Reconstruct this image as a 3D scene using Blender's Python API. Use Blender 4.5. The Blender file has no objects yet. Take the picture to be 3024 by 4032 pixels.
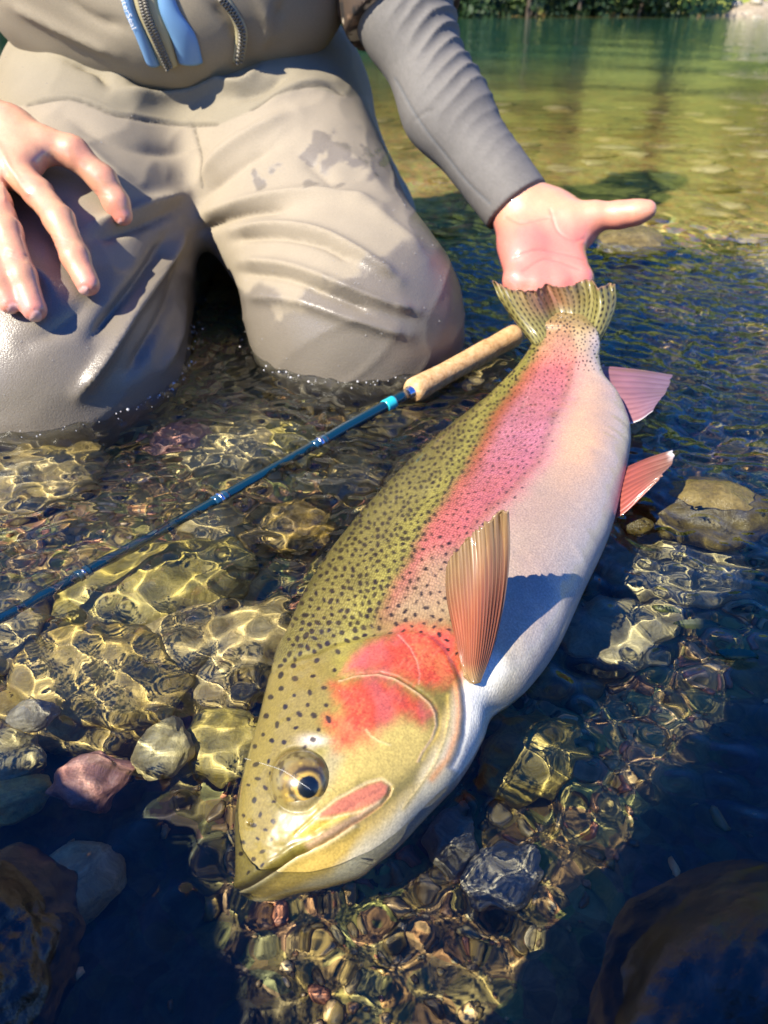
import bpy, math, random
import numpy as np

# ------------------------------------------------------------------ scene, camera, light
sc = bpy.context.scene
COL = sc.collection
F = 3050.0                      # focal length of the photograph in its own pixels
S = 3024 / 1659.0
PIT = math.atan(2056 / F)       # camera pitch below the horizon
H = 0.30                        # camera height over the water
SUN_AZ, SUN_EL = 50.0, 46.0     # sunlight travels to the right of straight ahead
U = 10.0                        # Blender units per metre (one unit is 10 cm)
sc.unit_settings.scale_length = 1 / U

cam = bpy.data.cameras.new('camera')
cam_o = bpy.data.objects.new('camera', cam)
COL.objects.link(cam_o)
cam_o.location = (0, 0, H * U)
cam_o.rotation_euler = (math.pi / 2 - PIT, 0, 0)
cam.sensor_fit = 'VERTICAL'
cam.sensor_height = 36
cam.lens = 36 * F / 4032
cam.clip_start = 0.01
cam.clip_end = 5000
cam.dof.use_dof = True
cam.dof.focus_distance = 0.42 * U
cam.dof.aperture_fstop = 13.0 / U
sc.camera = cam_o

world = bpy.data.worlds.new('World')
sc.world = world
world.use_nodes = True
wn = world.node_tree
sky = wn.nodes.new('ShaderNodeTexSky')
sky.sky_type = 'NISHITA'
sky.sun_disc = False
sky.sun_elevation = math.radians(SUN_EL)
sky.sun_rotation = math.radians(180 + SUN_AZ)
sky.dust_density = 0.0
sky.air_density = 1.0
sky.ozone_density = 6.0
hsv = wn.nodes.new('ShaderNodeHueSaturation')
hsv.inputs['Saturation'].default_value = 1.3
hsv.inputs['Hue'].default_value = .52
wn.links.new(sky.outputs[0], hsv.inputs['Color'])
wn.links.new(hsv.outputs[0], wn.nodes['Background'].inputs[0])
wn.nodes['Background'].inputs[1].default_value = 0.12

sun = bpy.data.lights.new('sun', 'SUN')
sun.energy = 5.0
sun.angle = math.radians(0.53)
sun.color = (1.0, 0.91, 0.76)
sun.cycles.is_caustics_light = True
sun_o = bpy.data.objects.new('sun', sun)
COL.objects.link(sun_o)
SUN_TO = np.array([-math.sin(math.radians(SUN_AZ)) * math.cos(math.radians(SUN_EL)),
                   -math.cos(math.radians(SUN_AZ)) * math.cos(math.radians(SUN_EL)),
                   math.sin(math.radians(SUN_EL))])
sun_o.rotation_euler = (math.radians(90 - SUN_EL), 0, math.radians(-SUN_AZ))
sun_o.location = tuple(SUN_TO * 300)

sc.view_settings.view_transform = 'Standard'
sc.view_settings.look = 'None'
sc.view_settings.exposure = 1.3
sc.view_settings.gamma = 1.0
sc.render.engine = 'CYCLES'
sc.cycles.use_denoising = True
sc.cycles.caustics_reflective = False
sc.cycles.max_bounces = 10
sc.cycles.transparent_max_bounces = 12
sc.cycles.sample_clamp_indirect = 6.0

# ------------------------------------------------------------------ small maths
rng = np.random.default_rng(7)
random.seed(7)
FW = np.array([0, math.cos(PIT), -math.sin(PIT)])
UP = np.array([0, math.sin(PIT), math.cos(PIT)])
EYE = np.array([0, 0, H])

def ray(q):
    x, y = q[0] * S, q[1] * S
    return FW + np.array([(x - 1512) / F, 0, 0]) - UP * (y - 2016) / F
def PZ(q, z):
    d = ray(q)
    return EYE + d * (z - H) / d[2]
def PY(q, Y):
    d = ray(q)
    return EYE + d * Y / d[1]
def PB(q, z):                   # a point z under water that is seen (through the surface) at q
    d = ray(q)
    hd = math.hypot(d[0], d[1])
    ti = hd / -d[2]
    si = ti / math.sqrt(1 + ti * ti) / 1.333
    p = PZ(q, 0)
    p[:2] += d[:2] / hd * (-z) * si / math.sqrt(1 - si * si)
    p[2] = z
    return p
def PW(q, z): return PB(q, z) if z < 0 else PZ(q, z)
def proj(V):
    v = V - EYE
    d = v @ FW
    return np.stack([(v[..., 0] / d * F + 1512) / S, (2016 - (v @ UP) / d * F) / S], -1)

def projw(V):                   # as proj, with what lies under water seen through the flat surface
    V = np.array(V, float)
    r = np.hypot(V[..., 0], V[..., 1])
    ti = r / np.maximum(H - V[..., 2], .05)
    for _ in range(6):
        si = ti / np.sqrt(1 + ti * ti) / 1.333
        ti = (r + np.minimum(V[..., 2], 0) * si / np.sqrt(1 - si * si)) / H
    si = ti / np.sqrt(1 + ti * ti) / 1.333
    k = np.where(V[..., 2] < 0, si / np.sqrt(1 - si * si) / np.maximum(ti, 1e-6), 1)
    V[..., 2] = V[..., 2] * k
    return proj(V)

def sstep(a, b, x):
    t = np.clip((x - a) / (b - a), 0, 1)
    return t * t * (3 - 2 * t)
def hermite(pts, t):            # smooth curve through pts, t in 0..len-1
    pts = np.asarray(pts, float)
    n = len(pts)
    m = np.gradient(pts, axis=0)
    i = np.clip(np.floor(t).astype(int), 0, n - 2)
    f = (t - i)[:, None] if pts.ndim > 1 else t - i
    h00, h10, h01, h11 = 2*f**3-3*f**2+1, f**3-2*f**2+f, -2*f**3+3*f**2, f**3-f**2
    return h00*pts[i] + h10*m[i] + h01*pts[i+1] + h11*m[i+1]
def resample(pts, n, smooth=True):
    pts = np.asarray(pts, float)
    c = hermite(pts, np.linspace(0, len(pts) - 1, 40 * len(pts))) if smooth else pts
    L = np.concatenate([[0], np.cumsum(np.linalg.norm(np.diff(c, axis=0), axis=1))])
    s = np.linspace(0, L[-1], n)
    return np.stack([np.interp(s, L, c[:, k]) for k in range(c.shape[1])], 1)
def poly_dist(P, line, closed=False):
    P = np.asarray(P, np.float32)
    L = np.asarray(line, np.float32)
    if closed: L = np.vstack([L, L[:1]])
    best = np.full(len(P), 1e9, np.float32)
    for a, b in zip(L[:-1], L[1:]):
        ba = b - a
        t = np.clip(((P - a) @ ba) / max(float(ba @ ba), 1e-9), 0, 1)
        e = P - a - t[:, None] * ba
        best = np.minimum(best, (e * e).sum(1))
    return np.sqrt(best)
def poly_sd(P, poly):           # signed distance, negative inside
    d = poly_dist(P, poly, True)
    L = np.asarray(poly, float)
    ins = np.zeros(len(P), bool)
    for (x0, y0), (x1, y1) in zip(L, np.roll(L, -1, 0)):
        c = ((y0 > P[:, 1]) != (y1 > P[:, 1]))
        with np.errstate(divide='ignore', invalid='ignore'):
            xi = (x1 - x0) * (P[:, 1] - y0) / (y1 - y0 + 1e-12) + x0
        ins ^= c & (P[:, 0] < xi)
    return np.where(ins, -d, d)

_perm = rng.permutation(4096)
_val = rng.uniform(-1, 1, 4096)
def vnoise(P, scale):           # value noise in 2 or 3 dimensions
    P = np.asarray(P, float) * scale
    I = np.floor(P).astype(int)
    f = P - I
    f = f * f * (3 - 2 * f)
    dim = P.shape[1]
    out = 0
    for c in range(2 ** dim):
        h = 0
        w = 1
        for k in range(dim):
            b = (c >> k) & 1
            h = _perm[(h + I[:, k] + b) & 4095]
            w = w * (f[:, k] if b else 1 - f[:, k])
        out = out + w * _val[h]
    return out
def fbm(P, scale, oct=4):
    s, a = 0, 1.0
    for k in range(oct):
        s = s + a * vnoise(np.asarray(P) + 13.7 * k, scale * 2 ** k)
        a *= .5
    return s / 1.9

# ------------------------------------------------------------------ object helpers
def tag(o, label=None, cat=None, group=None, kind=None):
    if label: o['label'] = label
    if cat: o['category'] = cat
    if group: o['group'] = group
    if kind: o['kind'] = kind
    return o
def empty(name, loc, label, cat, group=None):
    o = bpy.data.objects.new(name, None)
    COL.objects.link(o)
    o.location = tuple(np.asarray(loc, float) * U)
    o.empty_display_size = .2
    return tag(o, label, cat, group)
def mesh_data(name, V, faces, smooth=True, attrs=None, uv=None):
    """faces: list of int arrays (n,3) / (n,4)"""
    me = bpy.data.meshes.new(name)
    V = np.asarray(V, np.float32) * U
    if not isinstance(faces, list): faces = [faces]
    faces = [np.asarray(f, np.int32) for f in faces if len(f)]
    me.vertices.add(len(V))
    me.vertices.foreach_set('co', V.ravel())
    loops = np.concatenate([f.ravel() for f in faces])
    starts, k = [], 0
    for f in faces:
        starts.append(k + np.arange(len(f)) * f.shape[1])
        k += f.size
    me.loops.add(len(loops))
    me.loops.foreach_set('vertex_index', loops)
    st = np.concatenate(starts).astype(np.int32)
    me.polygons.add(len(st))
    me.polygons.foreach_set('loop_start', st)
    me.update(calc_edges=True)
    if uv is not None:
        u = me.uv_layers.new(name='UVMap')
        u.data.foreach_set('uv', np.asarray(uv, np.float32)[loops].ravel())
    for n, a in (attrs or {}).items():
        a = np.asarray(a, np.float32)
        if a.ndim == 2:
            if a.shape[1] == 3: a = np.hstack([a, np.ones((len(a), 1), np.float32)])
            at = me.attributes.new(n, 'FLOAT_COLOR', 'POINT')
            at.data.foreach_set('color', a.ravel())
        else:
            at = me.attributes.new(n, 'FLOAT', 'POINT')
            at.data.foreach_set('value', a)
    if smooth: me.shade_smooth()
    return me
def obj(name, me, m, parent=None):
    o = bpy.data.objects.new(name, me)
    COL.objects.link(o)
    if m is not None and not me.materials: me.materials.append(m)
    if parent is not None:
        o.parent = parent
        o.matrix_parent_inverse.identity()
        o.location = tuple(-np.array(parent.location)) if parent.parent is None else (0, 0, 0)
    o.cycles.is_caustics_receiver = True
    return o
def grid_faces(n, m, wrap=False):            # rows n, columns m
    r, c = np.meshgrid(np.arange(n - 1), np.arange(m if wrap else m - 1), indexing='ij')
    a = (r * m + c).ravel()
    b = (r * m + (c + 1) % m).ravel()
    return np.stack([a, b, b + m, a + m], 1)
def tube_arr(path, radii, seg=12, caps=True, squash=None):
    path = np.asarray(path, float)
    n = len(path)
    radii = np.broadcast_to(np.asarray(radii, float), (n,))
    T = np.gradient(path, axis=0)
    T /= np.linalg.norm(T, axis=1)[:, None] + 1e-12
    ref = np.array([0, 0, 1.0]) if abs(T[0][2]) < .9 else np.array([1.0, 0, 0])
    A = np.cross(T, ref); A /= np.linalg.norm(A, axis=1)[:, None]
    B = np.cross(A, T)
    th = np.linspace(0, 2 * np.pi, seg, endpoint=False)
    V = path[:, None] + radii[:, None, None] * (np.cos(th)[None, :, None] * A[:, None] + np.sin(th)[None, :, None] * B[:, None])
    V = V.reshape(-1, 3)
    fs = [grid_faces(n, seg, True)]
    if caps:
        V = np.vstack([V, path[0], path[-1]])
        i = np.arange(seg); j = (i + 1) % seg
        fs.append(np.stack([np.full(seg, n * seg), j, i], 1))
        fs.append(np.stack([np.full(seg, n * seg + 1), (n - 1) * seg + i, (n - 1) * seg + j], 1))
    return V, fs
def merge(parts):
    Vs, q, t, k = [], [], [], 0
    for V, fs in parts:
        for f in fs:
            (q if f.shape[1] == 4 else t).append(f + k)
        Vs.append(V); k += len(V)
    out = []
    if q: out.append(np.concatenate(q))
    if t: out.append(np.concatenate(t))
    return np.concatenate(Vs), out
def ico(sub):
    t = (1 + 5 ** .5) / 2
    V = np.array([[-1,t,0],[1,t,0],[-1,-t,0],[1,-t,0],[0,-1,t],[0,1,t],[0,-1,-t],[0,1,-t],[t,0,-1],[t,0,1],[-t,0,-1],[-t,0,1]], float)
    Fc = np.array([[0,11,5],[0,5,1],[0,1,7],[0,7,10],[0,10,11],[1,5,9],[5,11,4],[11,10,2],[10,7,6],[7,1,8],[3,9,4],[3,4,2],[3,2,6],[3,6,8],[3,8,9],[4,9,5],[2,4,11],[6,2,10],[8,6,7],[9,8,1]])
    V /= np.linalg.norm(V[0])
    for _ in range(sub):
        e = np.sort(np.concatenate([Fc[:, [0,1]], Fc[:, [1,2]], Fc[:, [2,0]]]), axis=1)
        u, inv = np.unique(e, axis=0, return_inverse=True)
        inv = inv.ravel()
        mid = V[u].mean(1); mid /= np.linalg.norm(mid, axis=1)[:, None]
        k = len(V); n = len(Fc)
        a, b, c = inv[:n] + k, inv[n:2*n] + k, inv[2*n:] + k
        V = np.vstack([V, mid])
        Fc = np.concatenate([np.stack([Fc[:,0],a,c],1), np.stack([Fc[:,1],b,a],1), np.stack([Fc[:,2],c,b],1), np.stack([a,b,c],1)])
    return V, Fc

# ------------------------------------------------------------------ materials
def mat(name):
    m = bpy.data.materials.new(name)
    m.use_nodes = True
    return m, m.node_tree, m.node_tree.nodes['Principled BSDF']
def simple(name, col, rough=.6, metal=0, coat=0, spec=.5):
    m, nt, b = mat(name)
    b.inputs['Base Color'].default_value = (*col, 1)
    b.inputs['Roughness'].default_value = rough
    b.inputs['Metallic'].default_value = metal
    b.inputs['Coat Weight'].default_value = coat
    b.inputs['Coat Roughness'].default_value = .1
    b.inputs['Specular IOR Level'].default_value = spec
    return m
def N(nt, kind, **kw):
    n = nt.nodes.new('ShaderNode' + kind)
    if kind in ('TexNoise', 'TexVoronoi') and 'voronoi_dimensions' not in kw: kw['Scale'] = kw['Scale'] / U   # scales are given per metre
    for k, v in kw.items():
        if k in n.inputs.keys(): n.inputs[k].default_value = v
        else: setattr(n, k, v)
    return n
def ramp(nt, fac, stops):
    r = nt.nodes.new('ShaderNodeValToRGB')
    e = r.color_ramp.elements
    while len(e) < len(stops): e.new(.5)
    for i, (p, c) in enumerate(stops):
        e[i].position = p
        e[i].color = (*c, 1) if len(c) == 3 else c
    nt.links.new(fac, r.inputs[0])
    return r
def bump(nt, b, height, strength=.3, dist=.001, prev=None):
    n = nt.nodes.new('ShaderNodeBump')
    n.inputs['Strength'].default_value = strength
    n.inputs['Distance'].default_value = dist * U
    nt.links.new(height, n.inputs['Height'])
    if prev is not None: nt.links.new(prev.outputs[0], n.inputs['Normal'])
    nt.links.new(n.outputs[0], b.inputs['Normal'])
    return n
def attr_mat(name, rough=.5, coat=0, coat_rough=.08, spec=.5, noise=None):
    """colour from the mesh's own 'Col' attribute, with fine grain"""
    m, nt, b = mat(name)
    a = N(nt, 'Attribute', attribute_name='Col')
    src = a.outputs['Color']
    if noise:
        tc = N(nt, 'TexCoord')
        t = N(nt, 'TexNoise', Scale=noise[0], Detail=6.0)
        nt.links.new(tc.outputs['Object'], t.inputs['Vector'])
        mx = N(nt, 'MixRGB', blend_type='MULTIPLY', Fac=1.0)
        r = ramp(nt, t.outputs[0], [(.3, (1 - noise[1],) * 3), (.7, (1 + noise[1] * .4,) * 3)])
        nt.links.new(src, mx.inputs[1]); nt.links.new(r.outputs[0], mx.inputs[2])
        src = mx.outputs[0]
        bump(nt, b, t.outputs[0], .25, noise[2])
    nt.links.new(src, b.inputs['Base Color'])
    b.inputs['Roughness'].default_value = rough
    b.inputs['Coat Weight'].default_value = coat
    b.inputs['Coat Roughness'].default_value = coat_rough
    b.inputs['Specular IOR Level'].default_value = spec
    return m, nt, b

# stone: every stone has its own tone by object, mottled, wet
def stone_mat(name, stops, scale=60, rough=.45, rnd=True):
    m, nt, b = mat(name)
    tc = N(nt, 'NewGeometry')
    t1 = N(nt, 'TexNoise', Scale=scale, Detail=8.0, Roughness=.65)
    t2 = N(nt, 'TexNoise', Scale=scale * 6, Detail=5.0, Roughness=.7)
    nt.links.new(tc.outputs['Position'], t1.inputs['Vector'])
    nt.links.new(tc.outputs['Position'], t2.inputs['Vector'])
    oi = N(nt, 'ObjectInfo')
    ad = N(nt, 'Math', operation='MULTIPLY_ADD')
    nt.links.new(oi.outputs['Random'], ad.inputs[0])
    ad.inputs[1].default_value = .75 if rnd else 0
    nt.links.new(t1.outputs[0], ad.inputs[2])
    sb = N(nt, 'Math', operation='SUBTRACT')
    nt.links.new(ad.outputs[0], sb.inputs[0]); sb.inputs[1].default_value = .35 if rnd else 0
    r = ramp(nt, sb.outputs[0], stops)
    mx = N(nt, 'MixRGB', blend_type='MULTIPLY', Fac=.8)
    r2 = ramp(nt, t2.outputs[0], [(.3, (.45, .45, .45)), (.65, (1.15, 1.15, 1.15))])
    nt.links.new(r.outputs[0], mx.inputs[1]); nt.links.new(r2.outputs[0], mx.inputs[2])
    nt.links.new(mx.outputs[0], b.inputs['Base Color'])
    b.inputs['Roughness'].default_value = rough
    bump(nt, b, t2.outputs[0], .5, .002)
    return m
M_COBBLE = stone_mat('cobble', [(.15, (.13, .085, .025)), (.35, (.38, .255, .065)), (.5, (.50, .36, .105)), (.65, (.32, .23, .085)), (.85, (.58, .45, .19))])
M_OLIVE = stone_mat('olive_stone', [(.25, (.20, .15, .035)), (.5, (.42, .33, .085)), (.75, (.54, .43, .15))], rnd=False)
M_GREY = stone_mat('grey_stone', [(.25, (.20, .16, .07)), (.5, (.40, .34, .17)), (.75, (.54, .47, .27))], rnd=False)
M_PINK = stone_mat('pink_stone', [(.25, (.22, .09, .07)), (.5, (.40, .20, .16)), (.75, (.52, .33, .26))], rnd=False)
M_DARK = stone_mat('dark_stone', [(.25, (.008, .007, .005)), (.5, (.03, .02, .010)), (.75, (.12, .065, .03))], scale=25, rough=.22, rnd=False)
M_WETOLIVE = stone_mat('wet_olive_stone', [(.25, (.06, .045, .014)), (.5, (.14, .105, .03)), (.75, (.24, .19, .07))], rough=.25, rnd=False)
M_PALE = stone_mat('pale_stone', [(.25, (.22, .19, .13)), (.5, (.38, .34, .25)), (.75, (.50, .45, .34))], rnd=False)

# ------------------------------------------------------------------ implicit surfaces -> mesh
def cone(a, b, ra, rb):
    a, b = np.asarray(a, float), np.asarray(b, float)
    ba = b - a
    L2 = max(float(ba @ ba), 1e-12)
    def f(P):
        t = np.clip(((P - a) @ ba) / L2, 0, 1)
        e = P - a - t[:, None] * ba
        return np.sqrt((e * e).sum(1)) - (ra + (rb - ra) * t)
    return f
def ellip(c, r, R=None):
    c, r = np.asarray(c, float), np.asarray(r, float)
    def f(P):
        q = P - c
        if R is not None: q = q @ R
        k0 = np.sqrt(((q / r) ** 2).sum(1))
        k1 = np.sqrt(((q / (r * r)) ** 2).sum(1)) + 1e-9
        return k0 * (k0 - 1) / k1
    return f
def union(prims, k):
    """prims: list of f or (f, k)"""
    def f(P):
        d = None
        for p in prims:
            g, kk = p if isinstance(p, tuple) else (p, k)
            e = g(P)
            if d is None: d = e
            else:
                h = np.maximum(kk - np.abs(d - e), 0) / kk
                d = np.minimum(d, e) - h * h * kk * .25
        return d
    return f
def polygonize(f, lo, hi, h, levels=4):
    lo, hi = np.asarray(lo, float), np.asarray(hi, float)
    s = h * 2 ** levels
    n = np.ceil((hi - lo) / s).astype(int)
    I = np.stack(np.meshgrid(*[np.arange(k) for k in n], indexing='ij'), -1).reshape(-1, 3)
    off = np.array([[i, j, k] for i in (0, 1) for j in (0, 1) for k in (0, 1)])
    for l in range(levels + 1):
        c = lo + (I + .5) * s
        I = I[np.abs(f(c)) < s * 1.25]
        if l < levels:
            I = (I[:, None] * 2 + off[None]).reshape(-1, 3)
            s /= 2
    M = 1 << 20
    key = lambda A: (A[:, 0].astype(np.int64) * M + A[:, 1]) * M + A[:, 2]
    Cn = (I[:, None] + off[None]).reshape(-1, 3)
    ku, first, inv = np.unique(key(Cn), return_index=True, return_inverse=True)
    inv = inv.ravel()
    cp = Cn[first]
    val = f(lo + cp * h)
    cv = val[inv].reshape(-1, 8)
    act = (cv.min(1) < 0) & (cv.max(1) >= 0)
    I, cv = I[act], cv[act]
    edges = [(0,1),(2,3),(4,5),(6,7),(0,2),(1,3),(4,6),(5,7),(0,4),(1,5),(2,6),(3,7)]
    acc = np.zeros((len(I), 3)); cnt = np.zeros(len(I))
    for a, b in edges:
        va, vb = cv[:, a], cv[:, b]
        m = (va < 0) != (vb < 0)
        t = np.where(m, va / np.where(m, va - vb, 1), 0)
        p = off[a] + t[:, None] * (off[b] - off[a])
        acc += p * m[:, None]; cnt += m
    V = lo + (I + acc / cnt[:, None]) * h
    kI = key(I); o = np.argsort(kI); ks = kI[o]
    def find(A):
        k = key(A); p = np.searchsorted(ks, k); p = np.clip(p, 0, len(ks) - 1)
        return np.where(ks[p] == k, o[p], -1)
    quads = []
    axes = {0: (0, 4, np.array([0,1,0]), np.array([0,0,1])), 1: (0, 2, np.array([0,0,1]), np.array([1,0,0])), 2: (0, 1, np.array([1,0,0]), np.array([0,1,0]))}
    for ax, (a, b, u, w) in axes.items():
        va, vb = cv[:, a], cv[:, b]
        m = (va < 0) != (vb < 0)
        B = I[m]
        q = np.stack([find(B), find(B - u), find(B - u - w), find(B - w)], 1)
        flip = (va[m] >= 0)
        q[flip] = q[flip][:, ::-1]
        quads.append(q[(q >= 0).all(1)])
    return V, np.concatenate(quads)
def grad(f, P, e=1e-4):
    g = np.stack([f(P + np.eye(3)[k] * e) - f(P - np.eye(3)[k] * e) for k in range(3)], 1)
    return g / (np.linalg.norm(g, axis=1)[:, None] + 1e-12)
def cast(f, q, tmax=3.0):
    d = ray(q); d = d / np.linalg.norm(d)
    t = .1
    for _ in range(120):
        e = float(f((EYE + d * t)[None])[0])
        t += e * .9
        if abs(e) < 2e-4 or t > tmax: break
    p = EYE + d * t
    return p, grad(f, p[None])[0]

# ------------------------------------------------------------------ riverbed and water
def bed_z(X, Y):
    P = np.stack([X.ravel(), Y.ravel()], 1)
    z = -.085 - .035 * sstep(.9, 1.6, Y).ravel() - .25 * sstep(1.6, 5.5, Y).ravel() - .9 * sstep(5, 9, Y).ravel() + 1.0 * sstep(10.3, 12.2, Y).ravel()
    z = z - .02 * sstep(.1, .35, X).ravel() + .012 * fbm(P, 6, 3) + .006 * fbm(P, 28, 3)
    z = z + .018 * sstep(-.02, -.25, X).ravel() * (Y.ravel() < 1.2)
    z = z + .6 * sstep(12.0, 13.6, Y).ravel() + 9.0 * sstep(15.5, 27, Y).ravel() + .1 * fbm(P, .8, 3) * sstep(10, 12, Y).ravel()
    z = z + .9 * sstep(7.5, 30, np.abs(X)).ravel() * 0
    return z.reshape(X.shape)
def axis(lo, hi, d, a, b, g):   # dense between a and b, growing steps outside
    out = list(np.arange(a, b + d / 2, d))
    s, x = d, out[-1]
    while x < hi:
        s *= g; x += s; out.append(min(x, hi))
    s, x = d, out[0]; low = []
    while x > lo:
        s *= g; x -= s; low.append(max(x, lo))
    return np.array(low[::-1] + out)

bx, by = axis(-60, 60, .012, -.9, .9, 1.09), axis(-4, 60, .012, .0, 1.5, 1.05)
X, Y = np.meshgrid(bx, by)
V = np.stack([X, Y, bed_z(X, Y)], -1).reshape(-1, 3)
bn = fbm(V[:, :2], 14, 3)
silt = np.maximum(sstep(.0, .05, (V[:, 0] - .024) * .738 - (V[:, 1] - .165) * .674 + .03 * bn) * sstep(.95, .65, V[:, 1]), sstep(.165, .12, np.hypot(V[:, 0] + .185, V[:, 1] - .145) + .03 * bn))  # two foreground areas where shade is painted into the bed colour
m, nt, b = mat('riverbed')
geo = N(nt, 'NewGeometry')
n1 = N(nt, 'TexNoise', Scale=9.0, Detail=8.0, Roughness=.6)
n2 = N(nt, 'TexVoronoi', Scale=95.0, Randomness=1.0)
n3 = N(nt, 'TexNoise', Scale=170.0, Detail=4.0, Roughness=.7)
for n in (n1, n2, n3): nt.links.new(geo.outputs['Position'], n.inputs['Vector'])
r1 = ramp(nt, n1.outputs[0], [(.3, (.20, .135, .04)), (.5, (.42, .30, .095)), (.7, (.54, .41, .17))])
hs = N(nt, 'HueSaturation', Saturation=.55, Value=.9)
nt.links.new(n2.outputs['Color'], hs.inputs['Color'])
mx = N(nt, 'MixRGB', blend_type='OVERLAY', Fac=.45)
nt.links.new(r1.outputs[0], mx.inputs[1]); nt.links.new(hs.outputs[0], mx.inputs[2])
mx2 = N(nt, 'MixRGB', blend_type='MULTIPLY', Fac=.7)
r3 = ramp(nt, n3.outputs[0], [(.35, (.4, .38, .35)), (.65, (1.1, 1.1, 1.1))])
nt.links.new(mx.outputs[0], mx2.inputs[1]); nt.links.new(r3.outputs[0], mx2.inputs[2])
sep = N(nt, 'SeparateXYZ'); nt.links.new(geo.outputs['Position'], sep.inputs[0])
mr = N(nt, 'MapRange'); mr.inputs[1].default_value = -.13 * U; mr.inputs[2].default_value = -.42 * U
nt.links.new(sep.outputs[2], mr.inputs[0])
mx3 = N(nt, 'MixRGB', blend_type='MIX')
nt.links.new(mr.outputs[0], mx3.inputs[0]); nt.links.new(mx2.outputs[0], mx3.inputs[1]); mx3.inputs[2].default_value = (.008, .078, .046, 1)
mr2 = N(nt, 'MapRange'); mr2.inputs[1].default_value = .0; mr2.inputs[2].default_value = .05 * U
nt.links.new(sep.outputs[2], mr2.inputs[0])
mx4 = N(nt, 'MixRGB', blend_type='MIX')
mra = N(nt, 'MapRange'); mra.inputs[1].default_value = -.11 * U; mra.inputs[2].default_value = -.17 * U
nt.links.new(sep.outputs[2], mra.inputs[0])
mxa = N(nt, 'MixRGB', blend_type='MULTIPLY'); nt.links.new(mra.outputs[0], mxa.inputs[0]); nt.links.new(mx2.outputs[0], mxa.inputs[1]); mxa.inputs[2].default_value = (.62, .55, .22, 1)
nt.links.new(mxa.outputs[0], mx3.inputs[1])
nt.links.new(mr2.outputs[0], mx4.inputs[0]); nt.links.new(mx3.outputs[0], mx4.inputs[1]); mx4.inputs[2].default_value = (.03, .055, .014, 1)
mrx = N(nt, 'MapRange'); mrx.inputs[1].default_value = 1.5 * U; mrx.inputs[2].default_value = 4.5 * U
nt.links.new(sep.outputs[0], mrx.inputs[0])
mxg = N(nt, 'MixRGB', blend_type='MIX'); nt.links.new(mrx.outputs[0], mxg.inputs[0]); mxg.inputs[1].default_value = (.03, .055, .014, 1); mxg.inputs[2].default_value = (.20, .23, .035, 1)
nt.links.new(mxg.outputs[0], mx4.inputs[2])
shd_ = N(nt, 'Attribute', attribute_name='Silt')
mxs = N(nt, 'MixRGB', blend_type='MIX'); nt.links.new(shd_.outputs['Fac'], mxs.inputs[0]); nt.links.new(mx4.outputs[0], mxs.inputs[1])
mxt = N(nt, 'MixRGB', blend_type='MULTIPLY', Fac=1.0); nt.links.new(mx2.outputs[0], mxt.inputs[1]); mxt.inputs[2].default_value = (.10, .14, .30, 1)  # bed colour darkened to blue, standing in for shade
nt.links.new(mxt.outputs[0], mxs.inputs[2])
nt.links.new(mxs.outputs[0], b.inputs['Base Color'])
b.inputs['Roughness'].default_value = .8
bump(nt, b, n2.outputs['Distance'], .6, .004)
bed = obj('riverbed', mesh_data('riverbed', V, grid_faces(len(by), len(bx)), attrs={'Silt': silt}), m)  # silt holds the mask of the painted shade areas
tag(bed, kind='structure')

# ------------------------------------------------------------------ stones on the bed
def stone_mesh(name, seed, sub=4, ang=.25, flat=.6):
    V, Fc = ico(sub)
    r = np.random.default_rng(seed)
    o = r.uniform(-50, 50, 3)
    d = 1 + .22 * vnoise(V + o, 1.1) + ang * .35 * vnoise(V + o, 2.4) + .05 * vnoise(V + o, 5) + .022 * vnoise(V + o, 13)
    for _ in range(5):                       # worn facets
        n = r.normal(size=3); n /= np.linalg.norm(n)
        h = r.uniform(.72, .95)
        k = V @ n * d
        d = np.where(k > h, d - (k - h) * .75 * ang * 3 * (V @ n), d)
    return mesh_data(name, V * d[:, None] * [1, .78, flat], Fc)
stone_id = [0]
def stone(name, q, z, size, rz, m, label, squash=.6, ang=.25, tilt=0, sub=4, group=None, cat='stone'):
    """z: height of the crown of the stone; size: half length in metres"""
    stone_id[0] += 1
    me = stone_mesh(name, 100 + stone_id[0] * 7, sub, ang, squash)
    o = obj(name, me, m)
    p = PW(q, z)
    o.location = tuple((np.array([p[0], p[1], z]) - [0, 0, size * squash * .9]) * U)
    o.scale = (size,) * 3
    o.rotation_euler = (tilt, tilt * .5, rz)
    return tag(o, label, cat, group)
stone('stone', (192, 1668), -.032, .021, .2, M_PINK, 'pinkish angular stone under water, left of the trout snout', .6, .5)
stone('stone', (342, 1598), -.024, .019, 1.3, M_GREY, 'pale grey egg shaped stone, upright and half shaded, between pink stone and trout head', .7, .1)
stone('stone', (480, 1580), -.036, .030, .1, M_OLIVE, 'smooth olive stone pressed against the back of the trout head', .55, .1)
stone('stone', (205, 1440), -.036, .060, -.35, M_COBBLE, 'long olive brown slab of rock below the fishing rod at left', .45, .4)
stone('stone', (345, 1235), -.040, .070, .5, M_OLIVE, 'wide greenish olive slab just under the water, right below the rod', .35, .35)
stone('stone', (500, 1370), -.044, .055, .9, M_COBBLE, 'brown rounded rock beside the trout back, under rippled water', .6, .25)
stone('stone', (60, 1532), -.018, .012, .3, M_PALE, 'small tan pebble stone left of the pink stone', .8, .1)
stone('stone', (16, 1620), -.040, .018, .0, M_GREY, 'pale mottled stone at the left picture edge, upper of two', .6, .2)
stone('stone', (20, 1715), -.045, .018, .6, M_OLIVE, 'olive green stone at the left picture edge, lower of two', .6, .2)
stone('stone', (130, 1890), -.055, .026, .4, M_GREY, 'round bluish stone deep in the shade at lower left', .7, .1)
stone('stone', (1165, 1590), -.050, .034, .9, M_OLIVE, 'domed olive stone right of the trout chin, laced with light', .7, .12)
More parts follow.
